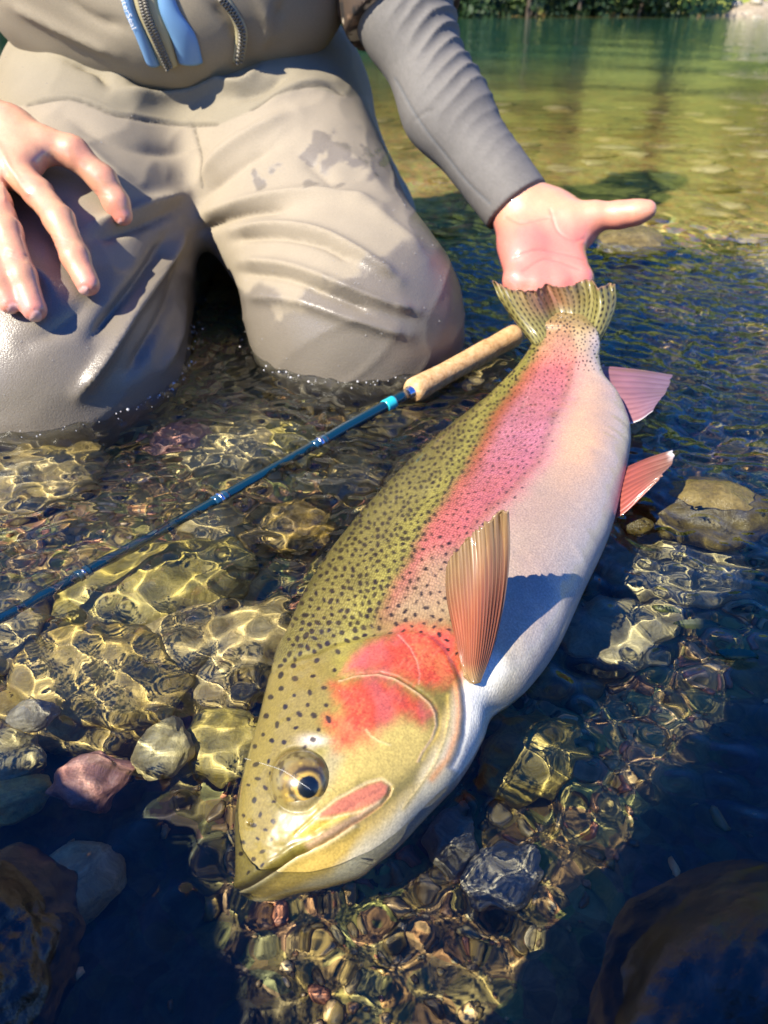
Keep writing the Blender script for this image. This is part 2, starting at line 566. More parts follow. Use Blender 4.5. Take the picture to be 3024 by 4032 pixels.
stone('stone', (975, 1785), -.062, .017, 1.2, M_PALE, 'small white stone under the trout lower jaw', .9, .3)
stone('stone', (1085, 1885), -.072, .020, .3, M_PALE, 'flat pale stone below the small white one', .4, .3)
stone('stone', (1325, 1345), -.052, .040, .5, M_GREY, 'grey flagstone right of the trout belly', .4, .35)
stone('stone', (1455, 1200), -.050, .055, .2, M_GREY, 'broad grey stone between flagstone and olive boulder', .4, .3)
stone('boulder', (1540, 1062), .004, .050, .05, M_WETOLIVE, 'olive boulder just breaking the surface beside the pelvic fin', .6, .15)
stone('stone', (1375, 1122), -.008, .013, .0, M_WETOLIVE, 'small brown stone left of the olive boulder', .7, .15)
stone('boulder', (1360, 496), .010, .075, .1, M_WETOLIVE, 'brown boulder breaking the water behind the open thumb', .5, .2)
stone('boulder', (-100, 2020), .022, .050, 1.4, M_DARK, 'dark wet boulder filling the lower left corner', .8, .35, sub=5)
stone('boulder', (1610, 2090), .018, .060, .9, M_DARK, 'dark wet boulder rising in the lower right corner', .8, .3, sub=5)
stone('stone', (110, 1005), -.045, .042, .2, M_PINK, 'pink stone under water at the foot of the nearer knee', .4, .2)
stone('stone', (385, 935), -.045, .030, .4, M_PINK, 'dull red stone between the nearer knee and the rod', .5, .3)
stone('stone', (622, 935), -.040, .040, -.3, M_OLIVE, 'yellowish stone just above the rod shaft', .5, .3)
stone('stone', (620, 1110), -.045, .040, .7, M_COBBLE, 'brown stone under the middle of the rod', .5, .3)
stone('stone', (1075, 795), -.035, .040, .5, M_COBBLE, 'brown stone under the cork grip', .5, .3)
stone('stone', (1190, 1400), -.075, .05, .4, M_COBBLE, 'brown stone beneath the trout belly', .5, .3)
stone('stone', (860, 640), -.06, .05, .4, M_PINK, 'reddish stone by the far knee', .5, .3)
base = [stone_mesh('cobble', 900 + k, 3, .15 + .06 * k, .5 + .06 * (k % 4)) for k in range(6)]
placed = []
rs = np.random.default_rng(21)
n_c = 0
for _ in range(9000):
    y = .12 + 2.9 * rs.uniform() ** 1.7
    x = rs.uniform(-.62, .66) * (.35 + .85 * y)
    s = (rs.uniform(.026, .052) if x < .02 else rs.uniform(.012, .03)) * (1 + .5 * y)
    if x > -.09 and y < .40 and True: continue
    if x < -.03 and y < .30 and (s > .028 or rs.uniform() < .75): continue
    if (x - .024) * .738 - (y - .165) * .674 > .02 and y < .55 and rs.uniform() < .85: continue
    if any((x - a) ** 2 + (y - b_) ** 2 < ((s + r) * .82) ** 2 for a, b_, r in placed): continue
    placed.append((x, y, s))
    k = rs.integers(6)
    o = obj('cobble', base[k], M_COBBLE)
    zb = float(bed_z(np.array([[x]]), np.array([[y]]))[0, 0])
    o.location = (x * U, y * U, (zb + s * .12) * U)
    o.scale = (s, s, s * rs.uniform(.7, 1.1))
    o.rotation_euler = (rs.uniform(-.3, .3), rs.uniform(-.3, .3), rs.uniform(0, 6.28))
    tag(o, 'rounded brown or olive cobble among many alike on the riverbed under clear water', 'stone', 'cobbles on the riverbed')
    n_c += 1
    if n_c >= 270: break
# gravel between the cobbles
iv, if_ = ico(1)
iv0, if0 = ico(0)
Vg, Fg, Cg = [], [], []
pal = np.array([[.34, .20, .11], [.46, .34, .19], [.28, .25, .16], [.13, .10, .06], [.48, .22, .14], [.56, .46, .30], [.22, .17, .07], [.36, .29, .15]])
ng = 14000
gx, gy = .62 - 1.02 * rs.uniform(0, 1, ng) ** 1.5, .11 + .85 * rs.uniform(0, 1, ng) ** 1.3
gz = bed_z(gx[None], gy[None])[0]
gs_ = .0013 + .0034 * rs.uniform(0, 1, ng) ** 3
shade_g = np.maximum(sstep(.01, .04, (gx - .024) * .738 - (gy - .165) * .674), sstep(.15, .12, np.hypot(gx + .185, gy - .145)))  # same painted shade areas; the gravel is thinned out there
keep = np.where(rs.uniform(0, 1, ng) > shade_g * .93)[0]
gx, gy, gz, gs_ = gx[keep], gy[keep], gz[keep], gs_[keep]; ng = len(keep)
nvert = 0
for k in range(ng):
    bv, bf = (iv, if_) if gs_[k] > .0026 else (iv0, if0)
    d = bv * (1 + .25 * rs.uniform(-1, 1, (len(bv), 1)))
    an = rs.uniform(0, 6.28); c_, s_ = math.cos(an), math.sin(an)
    d = d * [gs_[k] * rs.uniform(.8, 1.5), gs_[k], gs_[k] * .65]
    d = np.stack([d[:, 0] * c_ - d[:, 1] * s_, d[:, 0] * s_ + d[:, 1] * c_, d[:, 2]], 1)
    Vg.append(d + [gx[k], gy[k], gz[k] + gs_[k] * .35]); Fg.append(bf + nvert); nvert += len(bv)
    Cg.append(np.tile(pal[rs.integers(8)] * np.array([1.2, 1.08, .85]) * rs.uniform(.75, 1.3), (len(bv), 1)))
m_grav, nt, b = attr_mat('gravel_stone', rough=.5, noise=(500.0, .3, .0005))
gr = obj('gravel', mesh_data('gravel', np.concatenate(Vg), np.concatenate(Fg), attrs={'Col': np.concatenate(Cg)}), m_grav)
tag(gr, 'fine mixed river gravel covering the bed under the water', 'gravel', kind='stuff')
# ------------------------------------------------------------------ the trout
trout = empty('rainbow_trout', PZ((900, 1500), -.05), 'big spotted rainbow trout with red gill cover and pink stripe, lying on its side', 'fish')

def q1(cx, cy): return ((800 + .7836 * cx) / S, (2200 + .7836 * cy) / S)
def q2(cx, cy): return ((1200 + .9644 * cx) / S, (1000 + .9644 * cy) / S)

FD = [(523,1908),(512,1882),(511,1830),(513,1760),(522,1690),(540,1620),(558,1560),(575,1490),(590,1420),(613,1370),(650,1290),(705,1200),(769,1115),(855,1020),(930,948),(1010,883),(1070,832),(1118,785),(1142,750),(1154,724),(1162,704),(1172,688),(1196,672)]
FV = [(560,1950),(592,1952),(640,1937),(720,1918),(800,1880),(870,1820),(935,1750),(1000,1675),(1050,1590),(1085,1535),(1155,1475),(1213,1385),(1270,1260),(1322,1140),(1354,1010),(1364,930),(1345,860),(1312,812),(1297,770),(1296,740),(1293,712),(1280,692),(1252,674)]
nst = len(FD)
fz = np.interp(np.arange(nst), [0, 5, 10, 13, 15, 17, 20, 22], [-.022, -.010, -.001, .001, .010, .030, .051, .056])
dz = np.interp(np.arange(nst), [0, 3, 8, 14, 18, 22], [-.002, -.006, -.010, -.010, -.004, .0])
Dp = np.array([PZ(q, z + e) for q, z, e in zip(FD, fz, dz)])
Vp = np.array([PZ(q, z - e) for q, z, e in zip(FV, fz, dz)])
thk = np.array([.0065, .0115, .017, .0245, .031, .033, .035, .036, .0365, .037, .0375, .0375, .0365, .034, .030, .025, .020, .016, .0128, .0095, .0065, .0040, .0012])
def ring_pts(Dq, Vq, tt, th):
    D_ = hermite(np.array([PW(q, z + e) for q, z, e in zip(Dq, fz, dz)]), tt)
    V_ = hermite(np.array([PW(q, z - e) for q, z, e in zip(Vq, fz, dz)]), tt)
    C_ = (D_ + V_) / 2
    a_ = np.linalg.norm(D_ - V_, axis=1) / 2
    d_ = (D_ - V_) / (2 * a_[:, None])
    n_ = np.cross(np.gradient(C_, axis=0), d_); n_ /= np.linalg.norm(n_, axis=1)[:, None]
    n_[n_[:, 2] < 0] *= -1
    c_, s_ = [np.sign(f(th)) * np.abs(f(th)) ** (2 / 2.15) for f in (np.cos, np.sin)]
    t_ = hermite(thk, tt)
    return C_[:, None] + d_[:, None] * (a_[:, None] * c_[None])[..., None] + n_[:, None] * (t_[:, None] * s_[None])[..., None]
# the outline that is seen belongs to the swollen body, so the two ridge lines are drawn in until it fits
Dq, Vq = np.array(FD, float), np.array(FV, float)
for it_ in range(10):
    pq = projw(ring_pts(Dq, Vq, np.linspace(0, nst - 1, 260), np.linspace(0, 2 * np.pi, 72)).reshape(-1, 3))
    cD, cV = np.zeros(nst), np.zeros(nst); eD = np.zeros((nst, 2))
    for i in range(1, nst - 1):
        a, b = np.array(FD[i], float), np.array(FV[i], float)
        e = (a - b) / np.linalg.norm(a - b); o_ = np.array([-e[1], e[0]])
        m = np.abs((pq - (a + b) / 2) @ o_) < 7
        pr = pq[m] @ e
        cD[i], cV[i], eD[i] = np.clip(pr.max() - a @ e, -30, 30) * .7, np.clip(pr.min() - b @ e, -30, 30) * .7, e
    sm = lambda c: np.convolve(np.pad(c, 1, mode='edge'), [.25, .5, .25], 'valid')
    Dq -= eD * sm(cD)[:, None]; Vq -= eD * sm(cV)[:, None]
Dp = np.array([PW(q, z + e) for q, z, e in zip(Dq, fz, dz)])
Vp = np.array([PW(q, z - e) for q, z, e in zip(Vq, fz, dz)])
NU, NT, NB = 780, 290, 50
tt = np.linspace(0, 1, NU) ** .93 * (nst - 1)
Dc, Vc, Tc = hermite(Dp, tt), hermite(Vp, tt), hermite(thk, tt)
Cc = (Dc + Vc) / 2
ac = np.linalg.norm(Dc - Vc, axis=1) / 2
dv = (Dc - Vc) / (2 * ac[:, None])
ax = np.gradient(hermite(Cc[::45], np.linspace(0, len(Cc[::45]) - 1, NU)), axis=0)
nn = np.cross(ax, dv); nn /= np.linalg.norm(nn, axis=1)[:, None]
nn[nn[:, 2] < 0] *= -1
th = np.concatenate([np.linspace(0, np.pi, NT), np.pi + np.linspace(0, np.pi, NB + 2)[1:-1]])
pw = 2 / 2.15
cs = np.sign(np.cos(th)) * np.abs(np.cos(th)) ** pw
sn = np.sign(np.sin(th)) * np.abs(np.sin(th)) ** pw
G = Cc[:, None] + dv[:, None] * (ac[:, None] * cs[None])[..., None] + nn[:, None] * (Tc[:, None] * sn[None])[..., None]
top = G[:, :NT].copy()
Q = projw(top.reshape(-1, 3))
qx, qy = Q[:, 0], Q[:, 1]
arc_u = np.concatenate([[0], np.cumsum(np.linalg.norm(np.diff(Cc, axis=0), axis=1))])
arc_v = np.concatenate([np.zeros((NU, 1)), np.cumsum(np.linalg.norm(np.diff(top, axis=1), axis=2), axis=1)], 1)
SV = np.stack([np.repeat(arc_u, NT), arc_v.ravel()], 1)
head = qy > 1180

# --- relief of the head, given along lines that run over it
MOUTH = [q1(*p) for p in [(188,1668),(250,1640),(330,1590),(400,1545),(470,1497),(540,1465),(600,1440),(680,1390),(750,1340),(830,1290),(900,1238),(935,1195),(945,1160)]]
MAXUP = [q1(*p) for p in [(470,1395),(560,1310),(640,1245),(740,1180),(830,1135),(900,1120),(935,1140),(945,1165)]]
PREOP = [q1(*p) for p in [(690,625),(760,602),(880,592),(960,612),(1030,655),(1090,695),(1140,740),(1166,790),(1172,850),(1150,915),(1100,985),(1080,1030)]]
OPERC = [q1(*p) for p in [(560,480),(640,440),(700,425),(780,405),(850,390),(950,370),(1050,362),(1140,385),(1205,440),(1250,520),(1285,600),(1305,680),(1312,780),(1305,880),(1280,970),(1240,1050)]]
SUBOP = [q1(*p) for p in [(980,385),(1040,450),(1075,520),(1090,590),(1085,640)]]
BRAN = [q1(*p) for p in [(1235,700),(1240,800),(1215,920),(1170,1030),(1100,1140),(1010,1260)]]
CHK = [q1(*p) for p in [(825,870),(850,905),(890,930),(945,950)]]
GILLP = [q1(*p) for p in [(160,1000),(300,600),(480,500)]] + OPERC + [q1(*p) for p in [(1330,1100),(1360,1300),(900,1800),(100,1950)]]
EYEC, NOST = np.array(q1(482, 1118)), np.array(q1(243, 1335))
disp = np.zeros(len(Q))
hq = Q[head]
def ridge(line, w, d):
    disp[head] += d * np.exp(-(poly_dist(hq, line) / w) ** 2)
ridge(MOUTH, 3.2, -.0026); ridge(MOUTH[:6], 4.5, -.0022)
mo = np.array(MOUTH)
ridge(mo[:9] + [7, 10], 9, .0016)            # lower lip
ridge(mo[:9] + [-6, -11], 10, .0012)
ridge(MAXUP, 3.5, -.0004)
mid = np.array([q1(*p) for p in [(560,1370),(680,1290),(800,1215),(900,1165)]])
ridge(mid + [2, 3], 5, -.0005)
ridge(PREOP, 3.0, .0006); ridge(np.array(PREOP) + [6, -5], 4, -.0008)
gs = poly_sd(hq, GILLP)
gdep = np.interp(hq[:, 1], [1420, 1500], [.35, 1])
disp[head] += gdep * (.0024 * sstep(6, -12, gs) + .0006 * np.exp(-((gs + 7) / 6) ** 2) - .0010 * np.exp(-((gs - 5) / 5) ** 2))
ridge(SUBOP, 2.0, -.0003); ridge(BRAN, 3.0, .0004); ridge(CHK, 2.0, .0003)
er = np.hypot((hq[:, 0] - EYEC[0]) / 56, (hq[:, 1] - EYEC[1]) / 64)
disp[head] += .0026 * sstep(1.25, .8, er) - .0012 * np.exp(-((er - 1.08) / .09) ** 2) - .006 * sstep(.62, .35, er)
nr = np.hypot(*(hq - NOST).T)
disp[head] += -.0022 * np.exp(-(nr / 5) ** 2) + .0003 * np.exp(-((nr - 10) / 4) ** 2)
disp[head] += .0005 * fbm(np.stack([qx, qy], 1)[head], .03, 3)
belly_w = sstep(.72, .98, SV[:, 1] / np.repeat(arc_v[:, -1], NT))
disp += .0022 * belly_w * fbm(SV * [1, .4], 70, 2) * sstep(.05, .15, SV[:, 0])
disp += .0004 * fbm(SV, 60, 3)
edge = np.sin(np.tile(th[:NT], NU)) ** .5
disp *= edge
top = top + (nn[:, None] * .85 + np.array([0, -.25, .2])) * disp.reshape(NU, NT)[..., None]
G[:, :NT] = top

# --- skin colours (the fish's own pattern)
lin = lambda r, g, b: np.array([((c / 255 + .055) / 1.055) ** 2.4 if c > 10 else c / 3294.6 for c in (r, g, b)])
n_big, n_mid, n_fin = fbm(SV, 18, 3), fbm(SV, 70, 3), fbm(SV, 320, 3)
UPY = [(1900,700),(1560,760),(1330,815),(1290,840),(1150,918),(1020,1000),(960,1032),(900,1062),(830,1112),(780,1150),(740,1172),(700,1176),(600,1180)]
LOY = [(1900,900),(1480,1000),(1340,985),(1250,962),(1190,985),(1130,1030),(1070,1095),(1000,1165),(930,1190),(880,1212),(830,1232),(780,1238),(740,1238),(700,1232),(600,1230)]
def curve(tab, y):
    a = np.array(tab[::-1], float)
    return np.interp(y, a[:, 0], a[:, 1])
wob = 9 * n_big + 7 * n_mid + 4 * n_fin
pf = np.interp(qy, [650, 1000, 1400, 1900], [.45, .65, 1, 1.1])
e1, e2 = qx - curve(UPY, qy) + wob * pf, curve(LOY, qy) - qx + wob * pf
def mixc(base, col, w):
    col = np.asarray(col, float)
    return base + ((col[None] if col.ndim == 1 else col) - base) * np.clip(w, 0, 1)[:, None]
vfr = SV[:, 1] / np.repeat(arc_v[:, -1], NT)
back, olive, yel = np.array([.075, .062, .016]), np.array([.19, .16, .038]), np.array([.30, .265, .055])
col = np.tile(olive, (len(Q), 1))
col = mixc(col, back, sstep(.30, .02, vfr) * .9)
col = mixc(col, yel, np.exp(-((e1 + 42 * pf) / (34 * pf)) ** 2) * .75)
col *= (.86 + .22 * n_mid + .18 * n_fin)[:, None]
cream = np.array([.32, .225, .165]); white = np.array([.34, .305, .275]); tan = np.array([.50, .30, .17]); sil = np.array([.42, .40, .27])
bel = mixc(np.tile(cream, (len(Q), 1)), white, sstep(.74, .97, vfr))
bel = mixc(bel, tan, np.exp(-((qx - 1240) / 70) ** 2) * np.exp(-((qy - 930) / 110) ** 2) * 1.0 * (1 + .5 * n_mid))
bel = mixc(bel, [.40, .22, .17], sstep(.0, .6, n_big) * .35 + sstep(-95, -20, e2 / pf) * .45)
bel = mixc(bel, sil, sstep(1100, 1260, qy) * sstep(.0, -60, e2) * sstep(-190, -60, e2) * .55)
bel = mixc(bel, [.36, .34, .16], sstep(790, 740, qy) * sstep(-50, 0, e2) * .9)
col = mixc(col, bel, sstep(10, -22, e2 / pf) * (qx > curve(UPY, qy)))
pink = np.array([.42, .10, .10]); mag = np.array([.42, .14, .19]); brick = np.array([.30, .075, .025])
st = sstep(-26, 26, e1 / pf + 8 * n_fin) * sstep(-75, 45, e2 / pf + 14 * n_fin + 10 * n_big)
pk = mixc(np.tile(pink, (len(Q), 1)), mag, np.exp(-((qy - 930) / 110) ** 2) * sstep(10, 70, e1 / pf) * .9)
pk = mixc(pk, brick, sstep(75, 5, e1 / pf) * np.exp(-((qy - 910) / 190) ** 2) * .95)
pk = mixc(pk, brick, sstep(.25, .6, n_big + .5 * n_mid) * .55 * np.exp(-((qy - 900) / 110) ** 2))
pk = mixc(pk, [.50, .30, .17], sstep(800, 730, qy) * .65)
pk *= (1 + .18 * n_mid + .18 * n_fin)[:, None]
tlw = sstep(735, 700, qy)
bel = bel; col = mixc(col, [.25, .175, .058], tlw * .95)
stw = st * np.interp(qy, [690, 735, 1180, 1290, 1345, 1400], [.15, .85, .92, .62, .25, 0])
col = mixc(col, pk, stw)
fr = sstep(1150, 1230, qy) * sstep(1360, 1310, qy) * sstep(0, 60, e1) * sstep(-40, 20, e2)
col = mixc(col, [.30, .27, .14], fr * .55)
# head
hc = col[head]
hn, hm = n_big[head], n_mid[head]
inside = sstep(3, -4, gs)
hc = mixc(hc, [.225, .18, .052], sstep(25, -25, poly_sd(hq, [q1(*p) for p in [(120,1000),(250,640),(330,540),(560,490),(690,560),(640,760),(600,900),(420,980),(340,1100),(350,1250),(420,1400),(330,1560),(180,1660),(120,1500)]])) * .8)
low = poly_sd(hq, [q1(*p) for p in [(640,985),(830,870),(1000,800),(1140,850),(1165,900),(1080,1050),(960,1150),(830,1120),(740,1170),(560,1310),(420,1395),(520,1230),(600,1150)]])
hc = mixc(hc, [.45, .37, .13], sstep(22, -25, low) * .85)
hc = mixc(hc, [.31, .28, .17], sstep(26, -8, poly_sd(hq, [q1(*p) for p in [(590,1090),(650,980),(690,1010),(640,1120),(480,1330),(400,1370),(430,1290),(560,1190)]])) * .9)
jaw = poly_sd(hq, [q1(*p) for p in [(255,1690),(330,1620),(480,1500),(700,1400),(930,1240),(1060,1130),(1140,980),(1190,800),(1250,700),(1300,800),(1300,950),(1200,1120),(1000,1360),(800,1540),(500,1720),(280,1760)]])
hc = mixc(hc, [.56, .42, .13], sstep(10, -18, jaw) * .85 * (1 + .3 * hm))
dv_h = poly_dist(hq, [q1(*p) for p in [(300,1760),(480,1710),(660,1640),(800,1560),(950,1420),(1080,1270),(1200,1110),(1320,930),(1360,700),(1440,560)]])
hc = mixc(hc, [.74, .72, .62], sstep(np.interp(hq[:, 0], [600, 760], [26, 58]), np.interp(hq[:, 0], [600, 760], [4, 12]), dv_h + 14 * hm) * .9)
hc = mixc(hc, [.70, .30, .10], np.exp(-(poly_dist(hq, [q1(*p) for p in [(1275,640),(1290,760),(1280,880),(1230,1010),(1150,1110)]]) / 9) ** 2) * .75)
hc = mixc(hc, [.66, .50, .12], np.exp(-(poly_dist(hq, BRAN) / 6) ** 2) * .4)
RED1 = [q1(*p) for p in [(690,590),(715,530),(780,475),(850,425),(940,400),(985,340),(1080,318),(1200,345),(1285,385),(1300,500),(1305,590),(1240,650),(1160,665),(1060,645),(980,600),(880,575),(760,585)]]
RED2 = [q1(*p) for p in [(655,640),(760,622),(880,607),(1000,652),(1090,712),(1145,775),(1110,850),(1020,805),(900,850),(830,930),(760,970),(680,965),(650,900),(615,845),(620,812),(700,790),(680,720)]]
r1, r2 = poly_sd(hq, RED1), poly_sd(hq, RED2)
rc = np.tile([.50, .058, .036], (len(hq), 1)) * (1 + .22 * hm + .16 * n_fin[head])[:, None]
rc = mixc(rc, [.66, .12, .15], sstep(q1(880, 0)[0], q1(720, 0)[0], hq[:, 0]) * (r1 < 5) * .9)
fbr = fbm(np.stack([hq @ [.8, .6], (hq @ [-.6, .8]) * .25], 1), .16, 3)
hf = fbm(SV[head], 900, 3); rc = rc * (.92 + .35 * hf)[:, None]
rc = mixc(rc, [.68, .20, .15], sstep(.05, .7, fbr) * .30)
rc = mixc(rc, [.42, .20, .08], sstep(.05, .55, hm + .4 * hf) * .45)
rc = mixc(rc, [.44, .13, .16], sstep(.1, .6, -hm + .4 * hn) * .4)
hc = mixc(hc, rc, sstep(16, -24, r1 + 12 * hm + 8 * fbr) * .92)
hc = mixc(hc, rc, sstep(22, -26, r2 + 14 * hm + 10 * hn + 9 * fbr) * .92)
hc = mixc(hc, [.74, .52, .36], np.exp(-(poly_dist(hq, PREOP) / 2.2) ** 2) * .55)
hc = mixc(hc, [.72, .45, .42], np.exp(-(poly_dist(hq, SUBOP) / 1.6) ** 2) * .3)
hc = mixc(hc, [.70, .66, .40], np.exp(-(poly_dist(hq, CHK) / 2) ** 2) * .35)
hc = mixc(hc, [.56, .40, .09], np.exp(-(poly_dist(hq, [q1(*p) for p in [(480,1405),(600,1345),(740,1290),(860,1240)]]) / 11) ** 2) * .85)
hc = mixc(hc, [.56, .38, .30], np.exp(-(poly_dist(hq, [q1(*p) for p in [(540,1450),(640,1395),(760,1325),(880,1235)]]) / 8) ** 2) * .7)
lens = poly_sd(hq, [q1(*p) for p in [(580,1308),(680,1225),(760,1182),(830,1142),(900,1125),(937,1150),(930,1190),(860,1243),(760,1277),(640,1305)]])
hc = mixc(hc, [.66, .55, .36], np.exp(-((lens - 4) / 3.5) ** 2) * .6)
hc = mixc(hc, [.48, .15, .115], sstep(5, -6, lens + 5 * hm) * .85)
hc = mixc(hc, [.16, .08, .05], np.exp(-(poly_dist(hq, MOUTH) / 2.2) ** 2) * .5)
hc = mixc(hc, [.62, .56, .40], np.exp(-(poly_dist(hq, MOUTH[:9] + np.array([5, 8])) / 5) ** 2) * .5)
hc = mixc(hc, [.13, .085, .03], sstep(1.15, .95, er) * sstep(.3, .6, er) * .45 )
hc = mixc(hc, [.05, .035, .015], np.exp(-(nr / 4) ** 2) * .95 + np.exp(-(np.hypot(*(hq - NOST - [7, -4]).T) / 3) ** 2) * .8)
col[head] = hc * (1 - inside[:, None] * np.array([.14, .18, .30]))
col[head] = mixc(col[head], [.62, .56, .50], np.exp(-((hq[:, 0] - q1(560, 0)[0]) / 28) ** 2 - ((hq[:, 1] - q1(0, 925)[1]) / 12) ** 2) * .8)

# --- dark spots, scattered with a spacing that changes over the body
QG = Q.reshape(NU, NT, 2)
cand = np.stack([rng.uniform(505, 1300, 60000), rng.uniform(640, 1900, 60000)], 1)
sub = QG[::6, ::4].reshape(-1, 2)
spots, sp_r, cell = [], [], {}
eyed = lambda p: math.hypot((p[0] - EYEC[0]) / 60, (p[1] - EYEC[1]) / 70)
for p in cand:
    x, y = p
    a, bq = curve(UPY, y), curve(LOY, y)
    sc_ = np.interp(y, [650, 850, 1150, 1400, 1900], [.42, .52, .85, 1.0, 1.05])
    hd = poly_sd(p[None], GILLP)[0] if y > 1240 else 1e3
    if hd >= 0 and y > 1420 and x > 640: continue
    if hd < 0:                                        # head: few, larger
        s_ = 30 if rng.uniform() < .8 else 24
        if x > np.interp(y, [1260, 1420, 1560, 1650, 1760, 1860, 1910], [800, 735, 715, 640, 605, 590, 520]) or eyed(p) < 1: continue
        r = rng.uniform(4.0, 6.8)
        if y > 1600: r *= .95; s_ *= .95
    elif y < 722: s_, r = 7.0, rng.uniform(1.9, 2.7)
    elif x < a: s_, r = (15 if y > 1200 else 13) * sc_, rng.uniform(3.2, 5.8) * sc_ * (1.15 if y > 1200 else 1.1)
    elif x < bq:
        if y > 1160: s_, r = 19 * sc_, rng.uniform(3.4, 5.4) * sc_
        else: s_, r = 15 * sc_, rng.uniform(2.2, 3.8) * sc_
        if y < 1160 and rng.uniform() < .35: continue
    else:
        if y < 722: s_, r = 7.0, rng.uniform(1.9, 2.7)
        elif y < 800: s_, r = 14 * sc_, rng.uniform(3, 4.4) * sc_
        elif x < bq + 28 * sc_ and rng.uniform() < .25: s_, r = 26 * sc_, rng.uniform(2, 3.4) * sc_
        else: continue
    cx, cy = int(x // 16), int(y // 16)
    ok = True
    for i in range(cx - 2, cx + 3):
        for j in range(cy - 2, cy + 3):
            for (u, v) in cell.get((i, j), ()):
                if (u - x) ** 2 + (v - y) ** 2 < s_ * s_: ok = False
    if not ok: continue
    cell.setdefault((cx, cy), []).append((x, y))
    spots.append((x, y)); sp_r.append(r)
dark = np.array([.016, .010, .007])
CG = col.reshape(NU, NT, 3)
wobq = (QG + np.stack([n_fin, n_mid], -1).reshape(NU, NT, 2) * 1.6)
for (x, y), r in zip(spots, sp_r):
    k = np.argmin((sub[:, 0] - x) ** 2 + (sub[:, 1] - y) ** 2)
    i, j = (k // len(range(0, NT, 4))) * 6, (k % len(range(0, NT, 4))) * 4
    i0, i1, j0, j1 = max(i - 30, 0), i + 30, max(j - 24, 0), j + 24
    d = wobq[i0:i1, j0:j1] - [x, y]
    an, el = rng.uniform(0, 3.1), rng.uniform(1.0, 1.5)
    dx_, dy_ = d[..., 0] * math.cos(an) + d[..., 1] * math.sin(an), -d[..., 0] * math.sin(an) + d[..., 1] * math.cos(an)
    dd = np.hypot(dx_ / el, dy_ * (el if el > 1.25 else 1) ** .5) / r
    w = sstep(1.12, .80, dd) * rng.uniform(.86, 1.0)
    CG[i0:i1, j0:j1] += (dark - CG[i0:i1, j0:j1]) * w[..., None]
CG = np.clip(CG, .008, .85)
full = np.zeros((NU, NT + NB, 3))
full[:, :NT] = CG
mir = np.clip(np.round((2 * np.pi - th[NT:]) / np.pi * (NT - 1)).astype(int), 0, NT - 1)
full[:, NT:] = CG[:, mir]
uvf = np.stack([np.repeat(arc_u, NT + NB), np.hstack([arc_v, arc_v[:, mir] * 1.0]).ravel()], 1) * 10
scale_w = np.ones((NU, NT)); scale_w.reshape(-1)[head] = sstep(2, 26, gs)
scale_w *= 1 - .65 * sstep(.5, .75, vfr).reshape(NU, NT)
sw = np.hstack([scale_w, scale_w[:, mir]]).ravel()
V = np.vstack([G.reshape(-1, 3), Cc[0] - ax[0] / np.linalg.norm(ax[0]) * .001, Cc[-1]])
nT = NT + NB
fcs = grid_faces(NU, nT, True)
i = np.arange(nT); j = (i + 1) % nT
tri = np.concatenate([np.stack([np.full(nT, NU * nT), j, i], 1), np.stack([np.full(nT, NU * nT + 1), (NU - 1) * nT + i, (NU - 1) * nT + j], 1)])
cols = np.vstack([full.reshape(-1, 3), full[0, 0], full[-1, 0]])
m_fish, nt, b = attr_mat('trout_skin', rough=.38, coat=.32, coat_rough=.06, noise=(900.0, .30, .0003))
uvn = N(nt, 'UVMap')
mp = N(nt, 'Mapping'); mp.inputs['Scale'].default_value = (42, 62, 1)
nt.links.new(uvn.outputs[0], mp.inputs[0])
vo = N(nt, 'TexVoronoi', Scale=1.0, Randomness=.55, voronoi_dimensions='2D')
nt.links.new(mp.outputs[0], vo.inputs['Vector'])
sa = N(nt, 'Attribute', attribute_name='Scales')
inv = N(nt, 'Math', operation='MULTIPLY'); nt.links.new(vo.outputs['Distance'], inv.inputs[0]); nt.links.new(sa.outputs['Fac'], inv.inputs[1])
tn = N(nt, 'TexNoise', Scale=260.0, Detail=3.0)
bp = N(nt, 'Bump'); bp.inputs['Strength'].default_value = .25; bp.inputs['Distance'].default_value = .0004 * U
nt.links.new(tn.outputs[0], bp.inputs['Height'])
bump(nt, b, inv.outputs[0], .50, -.0007, bp)
pig = ramp(nt, inv.outputs[0], [(.0, (1.12, 1.12, 1.12)), (.35, (1, 1, 1)), (.62, (.66, .64, .60))])
mxp = N(nt, 'MixRGB', blend_type='MULTIPLY', Fac=1.0)
old = b.inputs['Base Color'].links[0].from_socket
nt.links.new(old, mxp.inputs[1]); nt.links.new(pig.outputs[0], mxp.inputs[2]); nt.links.new(mxp.outputs[0], b.inputs['Base Color'])
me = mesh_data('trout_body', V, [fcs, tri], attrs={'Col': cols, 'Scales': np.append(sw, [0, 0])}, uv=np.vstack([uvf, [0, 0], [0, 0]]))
obj('body', me, m_fish, trout)

